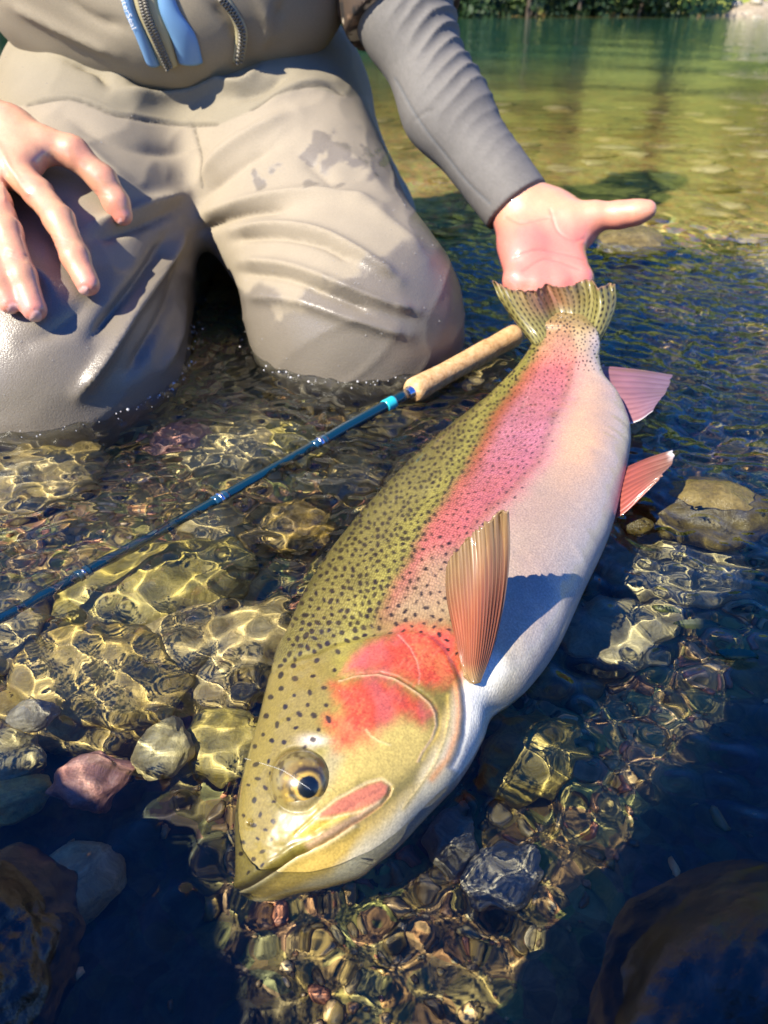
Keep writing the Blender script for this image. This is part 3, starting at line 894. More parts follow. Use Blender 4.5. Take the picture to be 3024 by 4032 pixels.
# --- eye: a ball with a gold ring and dark pupil
gi = np.argmin(np.hypot(Q[:, 0] - EYEC[0] - 8, Q[:, 1] - EYEC[1] - 4))
ep = top.reshape(-1, 3)[gi]
ui = gi // NT
vw = EYE - ep; vw /= np.linalg.norm(vw)
gaze_q = np.array(q1(530, 1148))
ER = .0138
ec = ep + nn[ui] * .0008
ec = ec - vw * .0040
gq = PZ(tuple(gaze_q), ec[2] + ER * .75)
gaze = gq - ec; gaze /= np.linalg.norm(gaze)
ev, ef = ico(5)
ca = np.degrees(np.arccos(np.clip(ev @ gaze, -1, 1)))
en = fbm(ev, 5, 4)
ecol = np.tile([.19, .13, .035], (len(ev), 1))
ecol = mixc(ecol, [.07, .045, .02], sstep(.0, .4, en) * .8)
ecol = mixc(ecol, [.42, .30, .06], sstep(.2, .5, -en) * .6)
ecol = mixc(ecol, mixc(np.tile([.19, .15, .05], (len(ev), 1)), [.07, .05, .02], sstep(.0, .35, en)), sstep(42, 58, ca))
ecol = mixc(ecol, [.02, .015, .01], np.exp(-((ca - 31) / 5) ** 2) * .85 * (en > -.15))
ecol = mixc(ecol, [.58, .37, .07], np.exp(-((ca - 21.5) / 2.6) ** 2) * (.65 + .5 * en))
ecol = mixc(ecol, [.004, .008, .014], sstep(18.5, 17.5, ca))
m_eye, nt, b = attr_mat('trout_eye', rough=.3, coat=.55, coat_rough=.03)
eye_o = obj('eye', mesh_data('trout_eye', ec + ev * ER * (1 + .05 * np.exp(-(ca / 24) ** 2))[:, None], ef, attrs={'Col': ecol}), m_eye, trout)

# --- fins: bent sheets with raised rays and ragged margins
def fin(name, base, dist, left, right, zb, zd, nray, colf, bow=.0, ragged=.02, nu=120, nv=70, thick=.0007, zc=.0):
    def C(line, n):
        return resample(line, n)
    b_, d_, l_, r_ = C(base, nu), C(dist, nu), C(left, nv), C(right, nv)
    s, t = np.meshgrid(np.linspace(0, 1, nu), np.linspace(0, 1, nv))
    s3, t3 = s[..., None], t[..., None]
    P2 = (1 - t3) * b_[None] + t3 * d_[None] + (1 - s3) * l_[:, None] + s3 * r_[:, None] \
        - ((1 - s3) * (1 - t3) * b_[0] + s3 * (1 - t3) * b_[-1] + (1 - s3) * t3 * d_[0] + s3 * t3 * d_[-1])
    rr = np.random.default_rng(len(name) * 7 + nray)
    cut = np.interp(np.linspace(0, 1, nu), np.linspace(0, 1, nray * 2), rr.uniform(-1, .6, nray * 2)) * ragged
    t2 = t * (1 + cut[None] * t ** 6)
    ti = np.clip(t2, 0, 1.0) * (nv - 1)
    i0 = np.clip(ti.astype(int), 0, nv - 2); fr_ = (ti - i0)[..., None]
    jj = np.broadcast_to(np.arange(nu), t.shape)
    P2 = P2[i0, jj] * (1 - fr_) + P2[i0 + 1, jj] * fr_
    z = zb[0] + (zb[1] - zb[0]) * s + zc * np.sin(np.pi * s) ** .7
    zd_ = zd if np.isscalar(zd) else zd[0] + (zd[1] - zd[0]) * s
    z = z + (zd_ - z) * t ** 1.2 + bow * np.sin(np.pi * s) * np.sin(np.pi * t * .8)
    P3 = np.array([[PZ(P2[i, j], z[i, j]) for j in range(nu)] for i in range(nv)])
    nrm = np.cross(np.gradient(P3, axis=1), np.gradient(P3, axis=0))
    nrm /= np.linalg.norm(nrm, axis=2)[..., None] + 1e-12
    if nrm[..., 2].mean() < 0: nrm = -nrm
    ph = s * nray * 2 * np.pi + .7 * np.sin(3 * t)
    split = sstep(.35, .7, t)
    rel = (np.cos(ph) * (1 - split) + split * (.6 * np.cos(2 * ph) + .2 * np.cos(ph))) * .00018 * (1 - .4 * t) + .0008 * np.sin(7 * s + 3 * t) * t
    thk_ = thick * (1 - .75 * t) + .00022
    thk_ = thk_ * np.clip(np.minimum(s, 1 - s) * 14 + .25, 0, 1)
    A, B = P3 + nrm * (rel + thk_)[..., None], P3 + nrm * (rel - thk_)[..., None]
    cc = colf(s.ravel(), t.ravel(), np.cos(ph).ravel(), np.stack([s.ravel(), t.ravel()], 1))
    n = nu * nv
    f1 = grid_faces(nv, nu)
    f2 = f1[:, ::-1] + n
    rim = np.concatenate([np.arange(nu), np.arange(1, nv) * nu + nu - 1, (nv - 1) * nu + np.arange(nu - 2, -1, -1), np.arange(nv - 2, 0, -1) * nu])
    r2_ = np.roll(rim, -1)
    f3 = np.stack([rim, rim + n, r2_ + n, r2_], 1)
    me = mesh_data(name, np.vstack([A.reshape(-1, 3), B.reshape(-1, 3)]), [np.concatenate([f1, f2, f3])], attrs={'Col': np.clip(np.vstack([cc, cc]), .005, .9)})
    return obj(name, me, m_fin, trout)
m_fin, nt, b = attr_mat('trout_fin', rough=.34, coat=.5, coat_rough=.08)
tr = N(nt, 'BsdfTranslucent')
a_ = [n for n in nt.nodes if n.type == 'ATTRIBUTE'][0]
nt.links.new(a_.outputs['Color'], tr.inputs['Color'])
ms = N(nt, 'MixShader', Fac=.42)
nt.links.new(b.outputs[0], ms.inputs[1]); nt.links.new(tr.outputs[0], ms.inputs[2])
nt.links.new(ms.outputs[0], nt.nodes['Material Output'].inputs[0])

def c_pec(s, t, r, st):
    n = fbm(st * [6, 1.5], 3, 3)
    c = mixc(np.tile([.36, .125, .065], (len(s), 1)), [.30, .195, .095], sstep(.45, 1.0, t))
    c = mixc(c, [.42, .09, .05], np.exp(-((t - .35) / .25) ** 2) * .5)
    c = mixc(c, [.13, .055, .03], sstep(.1, .9, -r) * .3)
    c = mixc(c, [.62, .42, .20], sstep(.55, 1, r) * .25)
    c = mixc(c, [.60, .45, .2], sstep(.16, 0, t) * .7)
    c = mixc(c, [.66, .5, .36], sstep(.96, 1, s) * .8)
    return c * (1 + .25 * n)[:, None]
fin('pectoral_fin', [(1002,1458),(1018,1476),(1036,1474)], [(963,1236),(972,1205),(1015,1158),(1066,1112),(1100,1097)],
    [(1002,1458),(988,1390),(968,1300),(963,1236)], [(1036,1474),(1066,1395),(1090,1290),(1101,1190),(1100,1097)], (.030, .024), (.058, .100), 18, c_pec, bow=.008)
def c_pel(s, t, r, st):
    n = fbm(st * [5, 1.5], 3, 3)
    c = mixc(np.tile([.44, .12, .09], (len(s), 1)), [.36, .19, .14], sstep(.5, 1, t))
    c = mixc(c, [.22, .06, .05], sstep(.1, .9, -r) * .45)
    c = mixc(c, [.85, .80, .76], sstep(.90, .98, t) * sstep(.35, .05, s))
    return c * (1 + .2 * n)[:, None]
fin('pelvic_fin', [q2(1215,965), q2(1205,1030), q2(1235,1090)], [q2(1502,802), q2(1508,830), q2(1490,870), q2(1440,925)],
    [q2(1215,965), q2(1275,895), q2(1390,840), q2(1502,802)], [q2(1235,1090), q2(1300,1064), q2(1370,1000), q2(1440,925)], (.006, .002), .030, 9, c_pel, bow=.004)
def c_ana(s, t, r, st):
    n = fbm(st * [5, 1.5], 3, 3)
    c = mixc(np.tile([.38, .18, .20], (len(s), 1)), [.30, .19, .24], sstep(.3, 1, t))
    c = mixc(c, [.18, .08, .10], sstep(.1, .9, -r) * .4)
    c = mixc(c, [.82, .78, .76], sstep(.97, 1, s) + .9 * sstep(.06, 0, t))
    return c * (1 + .2 * n)[:, None]
fin('anal_fin', [q2(1165,505), q2(1205,600), q2(1300,705)], [q2(1503,495), q2(1478,560), q2(1420,640)],
    [q2(1165,505), q2(1200,462), q2(1330,470), q2(1503,495)], [q2(1300,705), q2(1370,680), q2(1420,640)], (.024, .008), .018, 10, c_ana, bow=.003)
def c_tail(s, t, r, st):
    n = fbm(st * [8, 3], 3, 3)
    c = mixc(np.tile([.30, .27, .085], (len(s), 1)), [.36, .15, .10], np.exp(-((s - .42) / .2) ** 2) * sstep(.25, .7, t) * .85)
    c = mixc(c, [.46, .22, .17], sstep(.93, 1, t) * .6)
    c = mixc(c, [.14, .10, .04], sstep(.2, .9, -r) * .4)
    d = np.cos(t * 2 * np.pi * 10 + 3 * np.sin(s * 55)) * .5 + .5
    c = mixc(c, [.02, .016, .012], sstep(.35, .62, d) * sstep(-.1, -.6, r) * np.clip(1.5 * np.abs(s - .45) + .45, 0, 1))
    return c * (1 + .2 * n)[:, None]
fin('tail_fin', [q2(958,425), q2(1000,335), q2(1060,298), q2(1125,335), q2(1175,420)], [q2(762,105), q2(830,138), q2(930,152), q2(985,122), q2(1060,132), q2(1160,100), q2(1200,132), q2(1268,110)],
    [q2(958,425), q2(925,362), q2(850,262), q2(795,180), q2(762,105)], [q2(1175,420), q2(1197,370), q2(1236,300), q2(1270,205), q2(1268,110)], (.032, .032), .080, 22, c_tail, zc=.017, bow=-.002, ragged=.05, nu=200)
# ------------------------------------------------------------------ the kneeling angler
person = empty('person', (-.1, .95, -.10), 'person kneeling in shallow water in wet tan waders, holding the trout by its tail', 'person')

def castv(f, Qs, tmax=2.5):
    Qs = np.asarray(Qs, float)
    d = FW[None] + np.stack([(Qs[:, 0] * S - 1512) / F, np.zeros(len(Qs)), np.zeros(len(Qs))], 1) - UP[None] * ((Qs[:, 1] * S - 2016) / F)[:, None]
    d /= np.linalg.norm(d, axis=1)[:, None]
    t = np.full(len(Qs), .25)
    for _ in range(90):
        e = f(EYE + d * t[:, None])
        t = np.minimum(t + e * .9, tmax)
    P = EYE + d * t[:, None]
    return P, grad(f, P)

hipL, kneeL = PY((572, 262), 1.04), PY((768, 690), .765)
hipR, kneeR = PY((235, 285), 1.03), PY((120, 800), .675)
footL, footR = kneeL + [.02, .40, -.05], kneeR + [.03, .42, -.05]
f_pants = union([cone(hipL, kneeL, .120, .094), cone(hipR, kneeR, .122, .100),
                 (cone(kneeL, kneeL + [.012, -.012, -.06], .092, .088), .05), (cone(kneeR, kneeR + [.0, -.015, -.06], .100, .092), .05),
                 (ellip(PY((410, 215), 1.10), (.205, .13, .12)), .07),
                 (cone(kneeL, footL, .085, .055), .05), (cone(kneeR, footR, .088, .055), .05),
                 (cone(hipL + [0, .1, .0], footL + [-.02, .02, .06], .11, .07), .06), (cone(hipR + [0, .1, 0], footR + [.0, .02, .06], .11, .07), .06)], .055)
lo, hi = np.array([-.52, .50, -.17]), np.array([.30, 1.36, .42])
V, fq = polygonize(f_pants, lo, hi, .0031)
nv_ = grad(f_pants, V)
q = proj(V)
face = sstep(-.1, .25, ((EYE - V) / np.linalg.norm(EYE - V, axis=1)[:, None] * nv_).sum(1))
def folds(V, q, face, nv_, items):
    d = np.zeros(len(V))
    for line, w, a in items:
        L = resample(line, 24)
        m = (q[:, 0] > L[:, 0].min() - 4 * w) & (q[:, 0] < L[:, 0].max() + 4 * w) & (q[:, 1] > L[:, 1].min() - 4 * w) & (q[:, 1] < L[:, 1].max() + 4 * w)
        e = poly_dist(q[m], L)
        endf = np.minimum(np.hypot(*(q[m] - L[0]).T), np.hypot(*(q[m] - L[-1]).T))
        d[m] += a * np.exp(-np.abs(e / (w * .85)) ** 1.45) * (.35 + .65 * sstep(0, 3 * w, endf))
    return V + nv_ * (d * face * FOLD_K)[:, None]
FOLD_K = 1.0
FOLDS = [  # image-right leg
    ([(505,497),(600,490),(690,505),(770,545),(860,605)], 13, .0085), ([(508,520),(600,512),(690,528),(760,565)], 9, -.006),
    ([(525,565),(620,575),(720,610),(820,650),(900,672)], 13, .0080), ([(520,590),(620,602),(720,640),(800,672)], 9, -.0055),
    ([(530,640),(640,650),(760,690),(880,725)], 14, .0065),
    ([(425,470),(520,440),(620,425),(720,425),(820,450)], 18, .009), ([(430,500),(520,468),(620,452)], 10, -.007),
    ([(430,395),(490,330),(560,285),(640,245)], 20, .010), ([(440,430),(520,360),(590,320)], 14, -.006),
    ([(700,300),(780,360),(840,430)], 22, .005), ([(780,440),(860,500),(920,560)], 16, .005), ([(640,330),(700,380),(740,430)], 18, -.004),
    # image-left leg
    ([(395,500),(345,590),(285,680),(215,790),(170,850)], 15, .0115), ([(365,510),(310,590),(255,660),(200,730)], 15, -.009),
    ([(390,560),(370,640),(330,720),(280,800)], 14, -.007), ([(395,640),(385,720),(350,800)], 12, .006),
    ([(190,490),(260,470),(330,440),(400,420)], 16, .009), ([(200,515),(280,495),(380,455)], 11, -.007),
    ([(100,290),(180,320),(240,370),(300,400)], 22, .006), ([(140,250),(230,300),(330,330),(420,330)], 20, -.005),
    ([(20,560),(90,600),(130,660)], 20, .005), ([(60,740),(140,700),(200,640)], 20, -.004),
    # lap, under the wader top
    ([(110,105),(170,95),(230,130),(270,180)], 16, .012), ([(150,130),(210,150),(240,190)], 12, -.009), ([(250,200),(330,215),(420,205),(500,180)], 17, .012),
    ([(300,170),(330,190),(380,180)], 11, -.010), ([(460,180),(520,190),(570,150)], 13, .010), ([(500,215),(560,195),(620,160)], 12, -.008), ([(560,240),(640,190),(720,180)], 18, .006)]
SEAMS = [[(60,228),(110,218),(160,216),(210,232),(250,250),(330,264),(400,272),(470,270)], [(418,272),(428,310),(438,355),(440,405)], [(545,240),(600,212),(660,194),(710,192),(740,208)]]
V = folds(V, q, face, nv_, FOLDS)
P2 = np.stack([V[:, 0], V[:, 1] * .6 + V[:, 2]], 1)
FOLD_K = 1.0
rdg = 1 - np.abs(fbm(np.stack([V[:, 0] * .8 + V[:, 2] * .6, V[:, 1], V[:, 2] * .8 - V[:, 0] * .6], 1) * [1, 1, 2.2], 11, 2)) * 2.2
V = V + nv_ * (0.0014 * fbm(V, 10, 2) + .0003 * fbm(V, 45, 3) + .0012 * np.clip(rdg, 0, 1) ** 3)[:, None]
V = folds(V, q, face, nv_, [(s_, 3.2, -.0022) for s_ in SEAMS] + [(np.array(s_) + [0, -7], 6, .0016) for s_ in SEAMS[:1]])
wn_ = fbm(np.stack([q[:, 0], q[:, 1]], 1), .006, 4); wn2 = fbm(np.stack([q[:, 0], q[:, 1]], 1), .03, 4)
wet = sstep(-.06, .10, (q[:, 1] - np.interp(q[:, 0], [0, 200, 400, 500, 760, 880, 960], [330, 420, 560, 640, 600, 470, 330])) / 320 + wn_ * .8 + wn2 * .25)
wet = np.maximum(wet, sstep(.0, .12, wn_ + .9 * wn2 - .06 - .004 * np.hypot(q[:, 0] - 690, q[:, 1] - 340)) * (np.hypot(q[:, 0] - 690, q[:, 1] - 340) < 150))
dry, wetc = np.array([.262, .222, .158]), np.array([.178, .155, .122])
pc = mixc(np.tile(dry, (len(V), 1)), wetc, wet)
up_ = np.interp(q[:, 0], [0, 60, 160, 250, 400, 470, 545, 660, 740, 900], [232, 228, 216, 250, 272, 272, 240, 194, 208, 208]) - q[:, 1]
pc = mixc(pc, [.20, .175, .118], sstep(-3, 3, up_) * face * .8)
for s_ in SEAMS: pc = mixc(pc, [.10, .085, .06], np.exp(-(poly_dist(q, resample(s_, 30)) / 2.6) ** 2) * face * .9)
pc *= (1 + .10 * fbm(V, 25, 3))[:, None]
m_wad, nt, b = attr_mat('wader_cloth', rough=.62, noise=(1500.0, .22, .0004))
wa = N(nt, 'Attribute', attribute_name='Wet')
mr = N(nt, 'MapRange'); mr.inputs[3].default_value = .88; mr.inputs[4].default_value = .30
nt.links.new(wa.outputs['Fac'], mr.inputs[0]); nt.links.new(mr.outputs[0], b.inputs['Roughness'])
vw_ = N(nt, 'TexVoronoi', Scale=850.0); tcw = N(nt, 'TexCoord'); nt.links.new(tcw.outputs['Object'], vw_.inputs['Vector'])
ml = N(nt, 'Math', operation='MULTIPLY'); nt.links.new(vw_.outputs['Distance'], ml.inputs[0]); nt.links.new(wa.outputs['Fac'], ml.inputs[1])
bump(nt, b, ml.outputs[0], .30, -.0006, [n for n in nt.nodes if n.type == 'BUMP'][0])
me_w_v, me_w_n = V.copy(), nv_.copy()
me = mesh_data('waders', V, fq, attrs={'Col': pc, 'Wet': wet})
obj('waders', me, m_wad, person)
# water beads on the wet cloth
iv, if_ = ico(1)
pick = rng.choice(len(V), 26000)
pick = pick[(face[pick] > .8) & (q[pick, 0] > -20) & (q[pick, 1] > 120) & (q[pick, 1] < 900)]
dens = np.exp(-((q[pick, 0] - 75) / 75) ** 2 - ((q[pick, 1] - 770) / 75) ** 2) + np.exp(-((q[pick, 0] - 790) / 85) ** 2 - ((q[pick, 1] - 660) / 75) ** 2) + .35 * np.exp(-((q[pick, 0] - 860) / 70) ** 2 - ((q[pick, 1] - 480) / 60) ** 2) + .02 + .2 * np.exp(-((q[pick, 0] - 150) / 40) ** 2 - ((q[pick, 1] - 270) / 40) ** 2)
pick = pick[rng.uniform(0, 1, len(pick)) < dens * .5][:900]
m_drop, nt, b = mat('water_bead')
b.inputs['Base Color'].default_value = (.6, .6, .6, 1); b.inputs['Roughness'].default_value = .06
tb = N(nt, 'BsdfTransparent'); msb = N(nt, 'MixShader', Fac=.85)
nt.links.new(b.outputs[0], msb.inputs[1]); nt.links.new(tb.outputs[0], msb.inputs[2]); nt.links.new(msb.outputs[0], nt.nodes['Material Output'].inputs[0])
prts = []
for k in pick:
    r_ = rng.uniform(.0004, .0009)
    prts.append((V[k] + nv_[k] * r_ * .35 + iv * r_, [if_]))
if prts:
    dv_, df_ = merge(prts)
    o = obj('water_beads', mesh_data('water_beads', dv_, df_), m_drop, person); tag(o, kind='stuff')

# --- wader top with its zips
tc_ = PY((310, -70), 1.02)
f_top = union([ellip(PY((330, -100), 1.015), (.196, .132, .150)), (ellip(tc_ + [0, .03, .20], (.20, .13, .26)), .1), (ellip(PY((560, -45), .985), (.085, .075, .075)), .06), (ellip(PY((375, 8), .945), (.075, .06, .062)), .05)], .08)
V, fq = polygonize(f_top, (-.52, .75, .12), (.25, 1.30, .98), .0046)
nv_ = grad(f_top, V); q = proj(V); face = sstep(0, .3, ((EYE - V) * nv_).sum(1))
V = folds(V, q, face, nv_, [([(20,10),(120,60),(250,120)], 14, .005), ([(560,0),(580,60),(560,110)], 16, .005), ([(450,0),(500,60),(530,120)], 14, -.004), ([(120,-20),(200,40),(280,60)], 16, -.004), ([(610,0),(600,50)], 10, -.006)])
V = V + nv_ * (.003 * fbm(V, 12, 3))[:, None]
tcx = q1(0, 0)
def q3(cx, cy): return (cx * .628, cy * .628)
top_col = mixc(np.tile([.265, .225, .155], (len(V), 1)), [.19, .16, .11], sstep(480, 560, q[:, 0]) * .8)  # cloth tone gets darker towards the right side
top_col *= (1 + .10 * fbm(V, 25, 3))[:, None]
top_o = obj('wader_top', mesh_data('wader_top', V, fq, attrs={'Col': top_col, 'Wet': np.zeros(len(V))}), m_wad, person)
def strip(name, left, right, m, lift, parent, n=40, k=8, tex=None):
    a, b_ = resample(left, n), resample(right, n)
    s_ = np.linspace(0, 1, k)
    qs = (a[:, None] * (1 - s_)[None, :, None] + b_[:, None] * s_[None, :, None]).reshape(-1, 2)
    P, nn_ = castv(f_top, qs)
    hgt = lift * np.sin(np.pi * np.clip(np.tile(s_, n), .02, .98)) ** .35
    V2 = np.vstack([P + nn_ * hgt[:, None], P - nn_ * .004])
    g_ = grid_faces(n, k)
    rim = np.concatenate([np.arange(k), np.arange(1, n) * k + k - 1, (n - 1) * k + np.arange(k - 2, -1, -1), np.arange(n - 2, 0, -1) * k])
    r2_ = np.roll(rim, -1)
    return obj(name, mesh_data(name, V2, np.concatenate([g_, g_[:, ::-1] + n * k, np.stack([rim, rim + n * k, r2_ + n * k, r2_], 1)])), m, parent)
M_BLUE = simple('blue_zip_trim', (.13, .27, .47), .5)
M_TAN = simple('tan_tape', (.34, .30, .17), .6)
M_TEETH = simple('zip_teeth', (.16, .145, .11), .35)
M_WHITE = simple('white_print', (.75, .76, .78), .6)
zipo = strip('zip_tape', [q3(452,-40), q3(470,30), q3(505,110), q3(552,222)], [q3(535,-40), q3(548,30), q3(580,110), q3(612,222)], M_TAN, .0052, top_o)
bl = strip('zip_trim', [q3(412,-40), q3(432,40), q3(468,120), q3(505,212)], [q3(450,-40), q3(470,40), q3(506,120), q3(552,218)], M_BLUE, .0066, top_o)
strip('zip_trim', [q3(538,-40), q3(552,40), q3(590,130), q3(615,212)], [q3(590,-40), q3(620,40), q3(672,120), q3(697,210)], M_BLUE, .0062, top_o)
def teeth(line, n, w, L, lift):
    c = resample(line, n)
    t_ = np.gradient(c, axis=0); t_ /= np.linalg.norm(t_, axis=1)[:, None]
    out = []
    for i_ in range(n):
        for sd in (-1, 1):
            ce = c[i_] + sd * np.array([-t_[i_][1], t_[i_][0]]) * w + (t_[i_] * L * .9 if sd > 0 else 0)
            P, nn_ = castv(f_top, [ce])
            u_ = PY(ce + t_[i_], P[0][1]) - P[0]; u_ /= np.linalg.norm(u_)
            w_ = np.cross(nn_[0], u_)
            sz = np.array([.0011, .0022, .0022])
            bxv = np.array([[x_, y_, z_] for x_ in (-1, 1) for y_ in (-1, 1) for z_ in (-1, 1)]) * sz
            out.append((P[0] + nn_[0] * lift + bxv[:, :1] * u_ + bxv[:, 1:2] * w_ + bxv[:, 2:] * nn_[0], [np.array([[0,1,3,2],[4,6,7,5],[0,4,5,1],[2,3,7,6],[0,2,6,4],[1,5,7,3]])]))
    return merge(out)
tv, tf = teeth([q3(492,-20), q3(510,50), q3(545,130), q3(582,215)], 26, 4.2, 2.8, .0062)
tag(obj('zip_teeth', mesh_data('zip_teeth', tv, tf, smooth=False), M_TEETH, zipo), kind='stuff')
z2 = strip('side_zip', [q3(735,-30), q3(780,40), q3(810,110), q3(800,212)], [q3(775,-30), q3(820,40), q3(850,110), q3(838,205)], M_TAN, .0032, top_o)
tv, tf = teeth([q3(755,-10), q3(800,45), q3(828,110), q3(818,200)], 20, 3.4, 4, .0042)
tag(obj('side_zip_teeth', mesh_data('side_zip_teeth', tv, tf, smooth=False), M_TEETH, z2), kind='stuff')
# the lettering on the left trim
cu = bpy.data.curves.new('zip_lettering', 'FONT'); cu.body = 'sterSeal'; cu.size = 1.0; cu.resolution_u = 2
to = bpy.data.objects.new('zip_lettering', cu); COL.objects.link(to)
bpy.context.view_layer.update()
tm = bpy.data.meshes.new_from_object(to.evaluated_get(bpy.context.evaluated_depsgraph_get()))
tvv = np.array([v.co[:] for v in tm.vertices]); tpoly = [list(p.vertices) for p in tm.polygons]
bpy.data.objects.remove(to); bpy.data.curves.remove(cu)
lw = tvv[:, 0].max()
ln = resample([q3(424,-8), q3(440,35), q3(462,92)], 60)
tn_ = np.gradient(ln, axis=0); tn_ /= np.linalg.norm(tn_, axis=1)[:, None]
ti_ = np.clip(tvv[:, 0] / lw * 59, 0, 59).astype(int)
qs = ln[ti_] + np.stack([-tn_[ti_][:, 1], tn_[ti_][:, 0]], 1) * (-(tvv[:, 1:2] * 15))
P, nn_ = castv(f_top, qs)
bm_v = P + nn_ * .0073
me = bpy.data.meshes.new('zip_lettering'); me.from_pydata([tuple(p * U) for p in bm_v], [], tpoly); me.update()
obj('zip_lettering', me, M_WHITE, bl)
bpy.data.meshes.remove(tm)

# --- the arm on the right of the picture: grey sleeve, camouflage cuff above it
W, E1, E2, SH = PY((1112, 440), .835), PY((962, 235), .90), PY((872, 30), .955), PY((770, -330), 1.04)
W = np.array(W)
cutp, cutn = PY((1103, 452), .83), None
ad_ = (W - E1) / np.linalg.norm(W - E1)
s_ax = PY((1165, 404), .84) - PY((1044, 486), .82)
cutn = np.cross(s_ax, np.cross(ad_, s_ax)); cutn /= np.linalg.norm(cutn); cutn *= np.sign(cutn @ ad_)
f_arm = union([cone(E1, W + ad_ * .05, .0392, .0342), (cone(E2, E1, .0445, .0392), .03), (cone(SH, E2, .056, .0445), .03)], .03)
f_sl = lambda P: np.maximum(f_arm(P), (P - cutp) @ cutn)
V, fq = polygonize(f_sl, (-.05, .70, .05), (.30, 1.15, .55), .0022)
nv_ = grad(f_arm, V); q = proj(V)
ta = (V - W) @ ad_
wr = sstep(-.25, -.02, ta)
side = nv_ @ np.array([.8, -.1, .5])
cr_ = 1.1 - 2.2 * np.abs(np.sin(.5 * ((ta + .012 * side + .006 * fbm(V, 30, 2)) * 2 * np.pi / .015 + 3 * fbm(V, 12, 2)))) ** .7
amp = .0017 * sstep(-.5, .6, side) * sstep(-.01, -.05, ta) * (.35 + .8 * sstep(-.08, -.16, ta)) * (.7 + .6 * fbm(V, 16, 2))
V = V + nv_ * (amp * cr_ + .0015 * fbm(V, 20, 3))[:, None]
seam = [(852,168),(902,255),(955,325),(1010,395),(1058,440)]
face = sstep(0, .3, ((EYE - V) * nv_).sum(1))
V = folds(V, q, face, nv_, [(seam, 2.6, -.0012), ([(895,262),(915,245),(935,238)], 2.5, -.001)])
gc = np.tile([.128, .120, .108], (len(V), 1)) * (1 + .16 * fbm(V, 420, 2) + .06 * fbm(V, 30, 2))[:, None]
gc = mixc(gc, [.09, .10, .11], np.exp(-(poly_dist(q, resample(seam, 30)) / 2.2) ** 2) * face * .7)
m_slv, nt, b = attr_mat('sleeve_cloth', rough=.75, noise=(2200.0, .25, .0003))
obj('sleeve', mesh_data('sleeve', V, fq, attrs={'Col': gc}), m_slv, person)
c1 = PY((855, 40), .950); cn = (E2 - SH) / np.linalg.norm(E2 - SH)
f_camo = lambda P: np.maximum(union([cone(SH, E2 + cn * .09, .074, .056)], .03)(P), (P - c1) @ cn)
V, fq = polygonize(f_camo, (-.12, .70, .20), (.32, 1.25, .62), .0036)
nv_ = grad(f_camo, V)
V = V + nv_ * (.004 * fbm(V, 22, 3))[:, None]
k1, k2 = fbm(V, 42, 3), fbm(V + 3.3, 55, 3)
cc = np.tile([.055, .035, .022], (len(V), 1)); cc = mixc(cc, [.16, .10, .06], sstep(.0, .06, k1)); cc = mixc(cc, [.015, .012, .010], sstep(.12, .18, k2)); cc = mixc(cc, [.52, .44, .32], sstep(.30, .34, -k1 + .3 * k2))
obj('camouflage_sleeve', mesh_data('camouflage_sleeve', V, fq, attrs={'Col': cc}), m_slv, person)

# --- the body: both hands in full, arms, trunk and head under the clothes
def PYs(lst): return [(PY((a, b_), c), r) for a, b_, c, r in lst]
def chain(pts, k): return [(cone(a[0], b_[0], a[1], b_[1]), k) for a, b_ in zip(pts[:-1], pts[1:])]
# open hand behind the tail (palm to the camera, thumb to the right)
ha = []
wr0 = PY((1108, 440), .835)
ha += [(cone(PY((1085, 400), .85), PY((1122, 458), .828), .029, .0265), .01), (cone(PY((1100, 425), .845), PY((1150, 455), .828), .026, .024), .02)]
meta = [((1132, 470), .826, (1116, 606), .742, .0155, .0125), ((1152, 468), .826, (1157, 618), .736, .0150, .0125), ((1180, 468), .826, (1204, 618), .736, .0150, .0125), ((1208, 468), .824, (1252, 604), .742, .0150, .0120)]
for a, ya, b_, yb, ra, rb in meta:
    ha.append((cone(PY(a, ya), PY(b_, yb), ra, rb), .022))
ha += [(ellip(PY((1122, 530), .786), (.020, .034, .017)), .02), (ellip(PY((1222, 488), .806), (.026, .024, .017)), .022), (cone(PY((1190, 460), .822), PY((1255, 492), .800), .018, .0155), .018)]
th_ = PYs([(1238, 478, .800, .0165), (1284, 466, .795, .0122), (1338, 464, .788, .0112), (1378, 458, .782, .0100), (1400, 453, .778, .0078)])
ha += chain(th_, .010)
for (a, ya, b_, yb, ra, rb), L, sx in zip(meta, (.050, .07, .075, .06), (.016, .004, 0, -.006)):
    p0 = PY(b_, yb); p1 = p0 + np.array([sx, -.026, -.030]) * L / .07; p2 = p1 + np.array([.0, -.026, -.012]) * L / .07
    ha += chain([(p0, rb), (p1, .0095), (p2, .0080)], .006)
f_h1 = union(ha, .012)
ax1 = PY((1100, 425), .845)
V1, F1 = polygonize(f_h1, (.05, .60, -.02), (.42, .92, .20), .0015)
